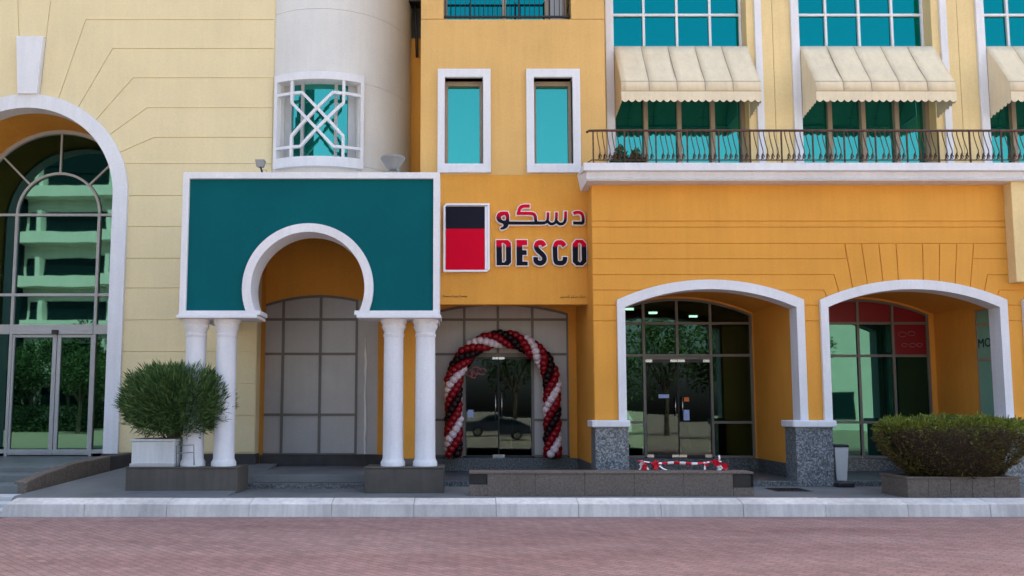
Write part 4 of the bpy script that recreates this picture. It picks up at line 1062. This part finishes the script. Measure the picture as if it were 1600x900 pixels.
m.v = tap(.352, .105)+tap(1.03, .145); m.f = [(0, 3, 2, 1), (4, 5, 6, 7), (0, 1, 5, 4), (1, 2, 6, 5), (2, 3, 7, 6), (3, 0, 4, 7)]; m.build('body', 'bin_body', bn, .012)
m = MB(); m.v = tap(1.031, .155)+tap(1.085, .15); m.f = [(0, 3, 2, 1), (4, 5, 6, 7), (0, 1, 5, 4), (1, 2, 6, 5), (2, 3, 7, 6), (3, 0, 4, 7)]; m.build('lid', 'black_metal', bn, .012)
B('back_frame', 'black_metal', bn, 7.655, 7.685, -.10, .16, .352, 1.07)
dm = tag(MB().box(7.60, 7.93, -.42, -.18, .243, .33).build('rubber_wedge', 'black_metal', None, .02), 'small black rubber wedge on the pavement below the grey litter bin', 'wedge')
# barrier tape on the low wall
tp = thing('barrier_tape', 'red and white barrier tape with red knots strung along the low stone wall', 'barrier tape', (4.1, -1.62, .675))
ty = -1.64
def tz(x): return .835-.03*math.sin((x-3.36)/1.5*PI)-.01*math.sin(x*9)
n_ = 14; xa, xb = 3.30, 4.86
for i in range(n_):
    m = MB(); pp = []
    for k in range(5):
        x = xa+(xb-xa)*(i+k/4)/n_; tw_ = .7+.5*math.sin(x*5); z = tz(x); pp.append((x, ty+.02*math.cos(tw_*2), z+.026*math.sin(tw_)+.004, ty-.02*math.cos(tw_*2), z-.03*math.sin(tw_)))
    m.v = [(a_[0], a_[1], a_[2]) for a_ in pp]+[(a_[0], a_[3], a_[4]) for a_ in pp]; m.f = [(k, k+1, k+6, k+5) for k in range(4)]
    o = m.build('tape_band', 'tape_white' if i % 2 else 'tape_red', tp, 0, True, None, False); s2 = o.modifiers.new('thick', 'SOLIDIFY'); s2.thickness = .002
def crumple(x, z, s_, mat, seed):
    r_ = random.Random(seed); m = MB()
    for q in range(9):
        d = Vector((r_.gauss(0, 1), r_.gauss(0, .6), r_.gauss(0, 1.2))).normalized(); u = d.cross(Vector((r_.random(), 1, r_.random()))).normalized()*s_*.35; c_ = Vector((x, ty, z))+Vector((r_.uniform(-.3, .3), r_.uniform(-.3, .3), r_.uniform(-.4, .4)))*s_
        m.face([c_-d*s_*.5-u, c_-d*s_*.5+u, c_+u*.8+d*s_*.05, c_+d*s_*.5+u, c_+d*s_*.5-u, c_-u*.6])
    m.build('knot', mat, tp, 0, False, None, False)
for x, z, s_, mt_, sd_ in ((3.42, .78, .15, 'tape_red', 1), (3.38, .80, .11, 'tape_white', 2), (3.64, .78, .15, 'tape_red', 3), (4.58, .80, .08, 'tape_red', 4), (4.78, .81, .15, 'tape_red', 5), (4.92, .76, .13, 'tape_red', 6), (4.82, .73, .09, 'tape_white', 7)): crumple(x, z-.01, s_*.72, mt_, sd_)
for pts in ([(3.42, .80), (3.37, .74), (3.33, .683)], [(3.42, .80), (3.47, .73), (3.50, .683)], [(3.70, .76), (3.78, .70), (3.84, .682)], [(4.58, .82), (4.55, .75), (4.55, .683)], [(4.81, .84), (4.83, .90), (4.82, .95)], [(4.82, .78), (4.88, .72), (4.95, .685)]):
    m = MB()
    m.v = [(x-.018, ty, z) for x, z in pts]+[(x+.018, ty+.012, z+.006) for x, z in pts]; m.f = [(k, k+1, k+4, k+3) for k in range(2)]
    o = m.build('tape_tail', 'tape_white', tp, 0, False, None, False); s2 = o.modifiers.new('thick', 'SOLIDIFY'); s2.thickness = .003

# ------------------------------------------------------------------ across the street: what the shop glass mirrors
ob = thing('office_block', 'pale banded office block across the street, mirrored in the big arch', 'building', (-38, -52, 0))
B('wall', 'opposite_pale', ob, -40.5, -22, -60, -50.2, 0, 24.4)
B('dark_top_mass', 'opposite_dark', ob, -41, -21, -60, -50.0, 24.41, 36)  # dark mass added so the arch top mirrors black instead of sky
B('glass_wing', 'opposite_dark', ob, -80, -40.51, -60, -49.0, 0, 36)
for k in range(6):
    z = 2.2+4.1*k
    B('window_band', 'opposite_dark', ob, -40.2, -22.5, -50.35, -50.1, z, z+1.7)
    B('balcony_front', 'opposite_pale', ob, -40.5, -21.6, -50.2, -48.9, z-1.15, z-.15)
    for q in range(3): B('balcony_pier', 'opposite_pale', ob, -39+6.5*q, -38.6+6.5*q, -50.1, -49.2, z-.15, z+1.7)
ol = thing('low_block', 'low pale building across the street, mirrored in the right arcade glass', 'building', (38, -50, 0))
B('wall', 'opposite_pale', ol, 29, 75, -58, -48, 0, 10.5)
for k in range(7): B('window', 'opposite_dark', ol, 31+6.5*k, 34.5+6.5*k, -48.05, -47.9, 1.0, 3.4)
def streettree(x, y, h, seed, lab):
    t = thing('street_tree', lab, 'tree', (x, y, 0), 'trees across the street'); r_ = random.Random(seed)
    m = MB().tube([(x, y, 0), (x+.1, y, h*.3), (x, y+.1, h*.55)], [.2, .16, .1], 8)
    for q in range(6): t_ = q*1.05; m.tube([(x, y, h*.35), (x+math.cos(t_)*h*.15, y+math.sin(t_)*h*.15, h*.6), (x+math.cos(t_)*h*.25, y+math.sin(t_)*h*.25, h*.8)], [.1, .06, .03], 6)
    m.build('trunk', 'bark', t)
    sm = []
    cl = [(Vector((r_.gauss(0, h*.17), r_.gauss(0, h*.17), h*.68+r_.gauss(0, h*.12))), h*r_.uniform(.10, .17)) for q in range(16)]
    for q in range(3500):
        c_, rr = r_.choice(cl); v = Vector((r_.gauss(0, 1), r_.gauss(0, 1), r_.gauss(0, 1))).normalized()*rr*r_.random()**.4
        sm.append((Vector((x, y, 0))+c_+v, v+Vector((r_.gauss(0, .1), r_.gauss(0, .1), .1))))
    leaves('crown', 'leaf_tree', t, sm, .3, seed, lambda p, q_: q_.random(), (1, .5))
streettree(-30, -40, 7, 1, 'street tree opposite the big arch, farthest left across the road')
streettree(-22, -38, 6, 2, 'street tree opposite the big arch, nearer the middle')
streettree(14.5, -36, 9, 3, 'street tree mirrored in the left arcade glass')
streettree(20, -38, 9, 4, 'street tree opposite the arcade, second from the middle')
streettree(-5, -40, 7, 5, 'street tree opposite the teal portal')
streettree(4, -40, 9, 6, 'street tree opposite the balloon door')
streettree(25, -40, 9, 7, 'street tree opposite the arcade, farthest right')
streettree(9.5, -41, 9, 8, 'street tree opposite the arcade corner')
for i_, x_ in enumerate((-41, -37.8, -34.6, -31.6, -28.4)):
    streettree(x_, -47.5+.6*(i_ % 2), 7.2+.5*(i_ % 3), 20+i_, ['leftmost', 'second from the left', 'middle', 'second from the right', 'rightmost'][i_]+' of five dark trees before the banded office block')
B_h = leaves('hedge_row', 'leaf_tree', None, [(Vector((random.uniform(-46, -24), random.uniform(-47, -46), random.uniform(0, 2.2))), Vector((random.gauss(0, 1), random.gauss(0, 1), random.gauss(0, 1)))) for q in range(9000)], .3, 31, lambda p, r_: r_.random()*.5, (1, .5))
B_h['kind'] = 'stuff'; tag(B_h, 'long low hedge across the street below the banded office block', 'hedge')
def car(x, y, mt_, lab, suv):
    t = thing('parked_car', lab, 'car', (x, y, 0), 'cars parked across the street')
    H = 1.75 if suv else 1.45
    pr = [(-2.2, .35), (-2.25, .7), (-2.1, .95), (-1.2, 1.02), (-.55, H-.05), (.2, H), (1.2, H-.05), (1.9, 1.1 if not suv else H-.2), (2.25, .95), (2.28, .4)]
    MB().plate([(x+a_, b_) for a_, b_ in pr], (), y-.85, y+.85).build('body', mt_, t, .12)
    for s_ in (-1, 1):
        MB().plate([(x-1.0, 1.04), (x-.5, H-.14), (x+1.15, H-.14), (x+1.7, 1.06)], (), y+s_*.86-.01, y+s_*.86+.01).build('side_window', 'opposite_dark', t)
        for wx in (-1.35, 1.35):
            w = MB().tube([(x+wx, y+s_*.70, .33), (x+wx, y+s_*.88, .33)], .33, 20).build('wheel', 'tyre', t); MB().tube([(x+wx, y+s_*.86, .33), (x+wx, y+s_*.895, .33)], .2, 14).build('rim', 'steel', w)
    for s_ in (-.6, .6): B('headlight', 'sign_white', t, x-2.27, x-2.1, y+s_-.2, y+s_+.2, .68, .82)
car(8.5, -29, 'car_white', 'white parked car mirrored in the left arcade glass', True)
car(2.2, -31, 'car_dark', 'dark parked car mirrored in the balloon door', False)
car(-3.4, -31, 'car_white', 'white parked car across the road from the teal portal', False)
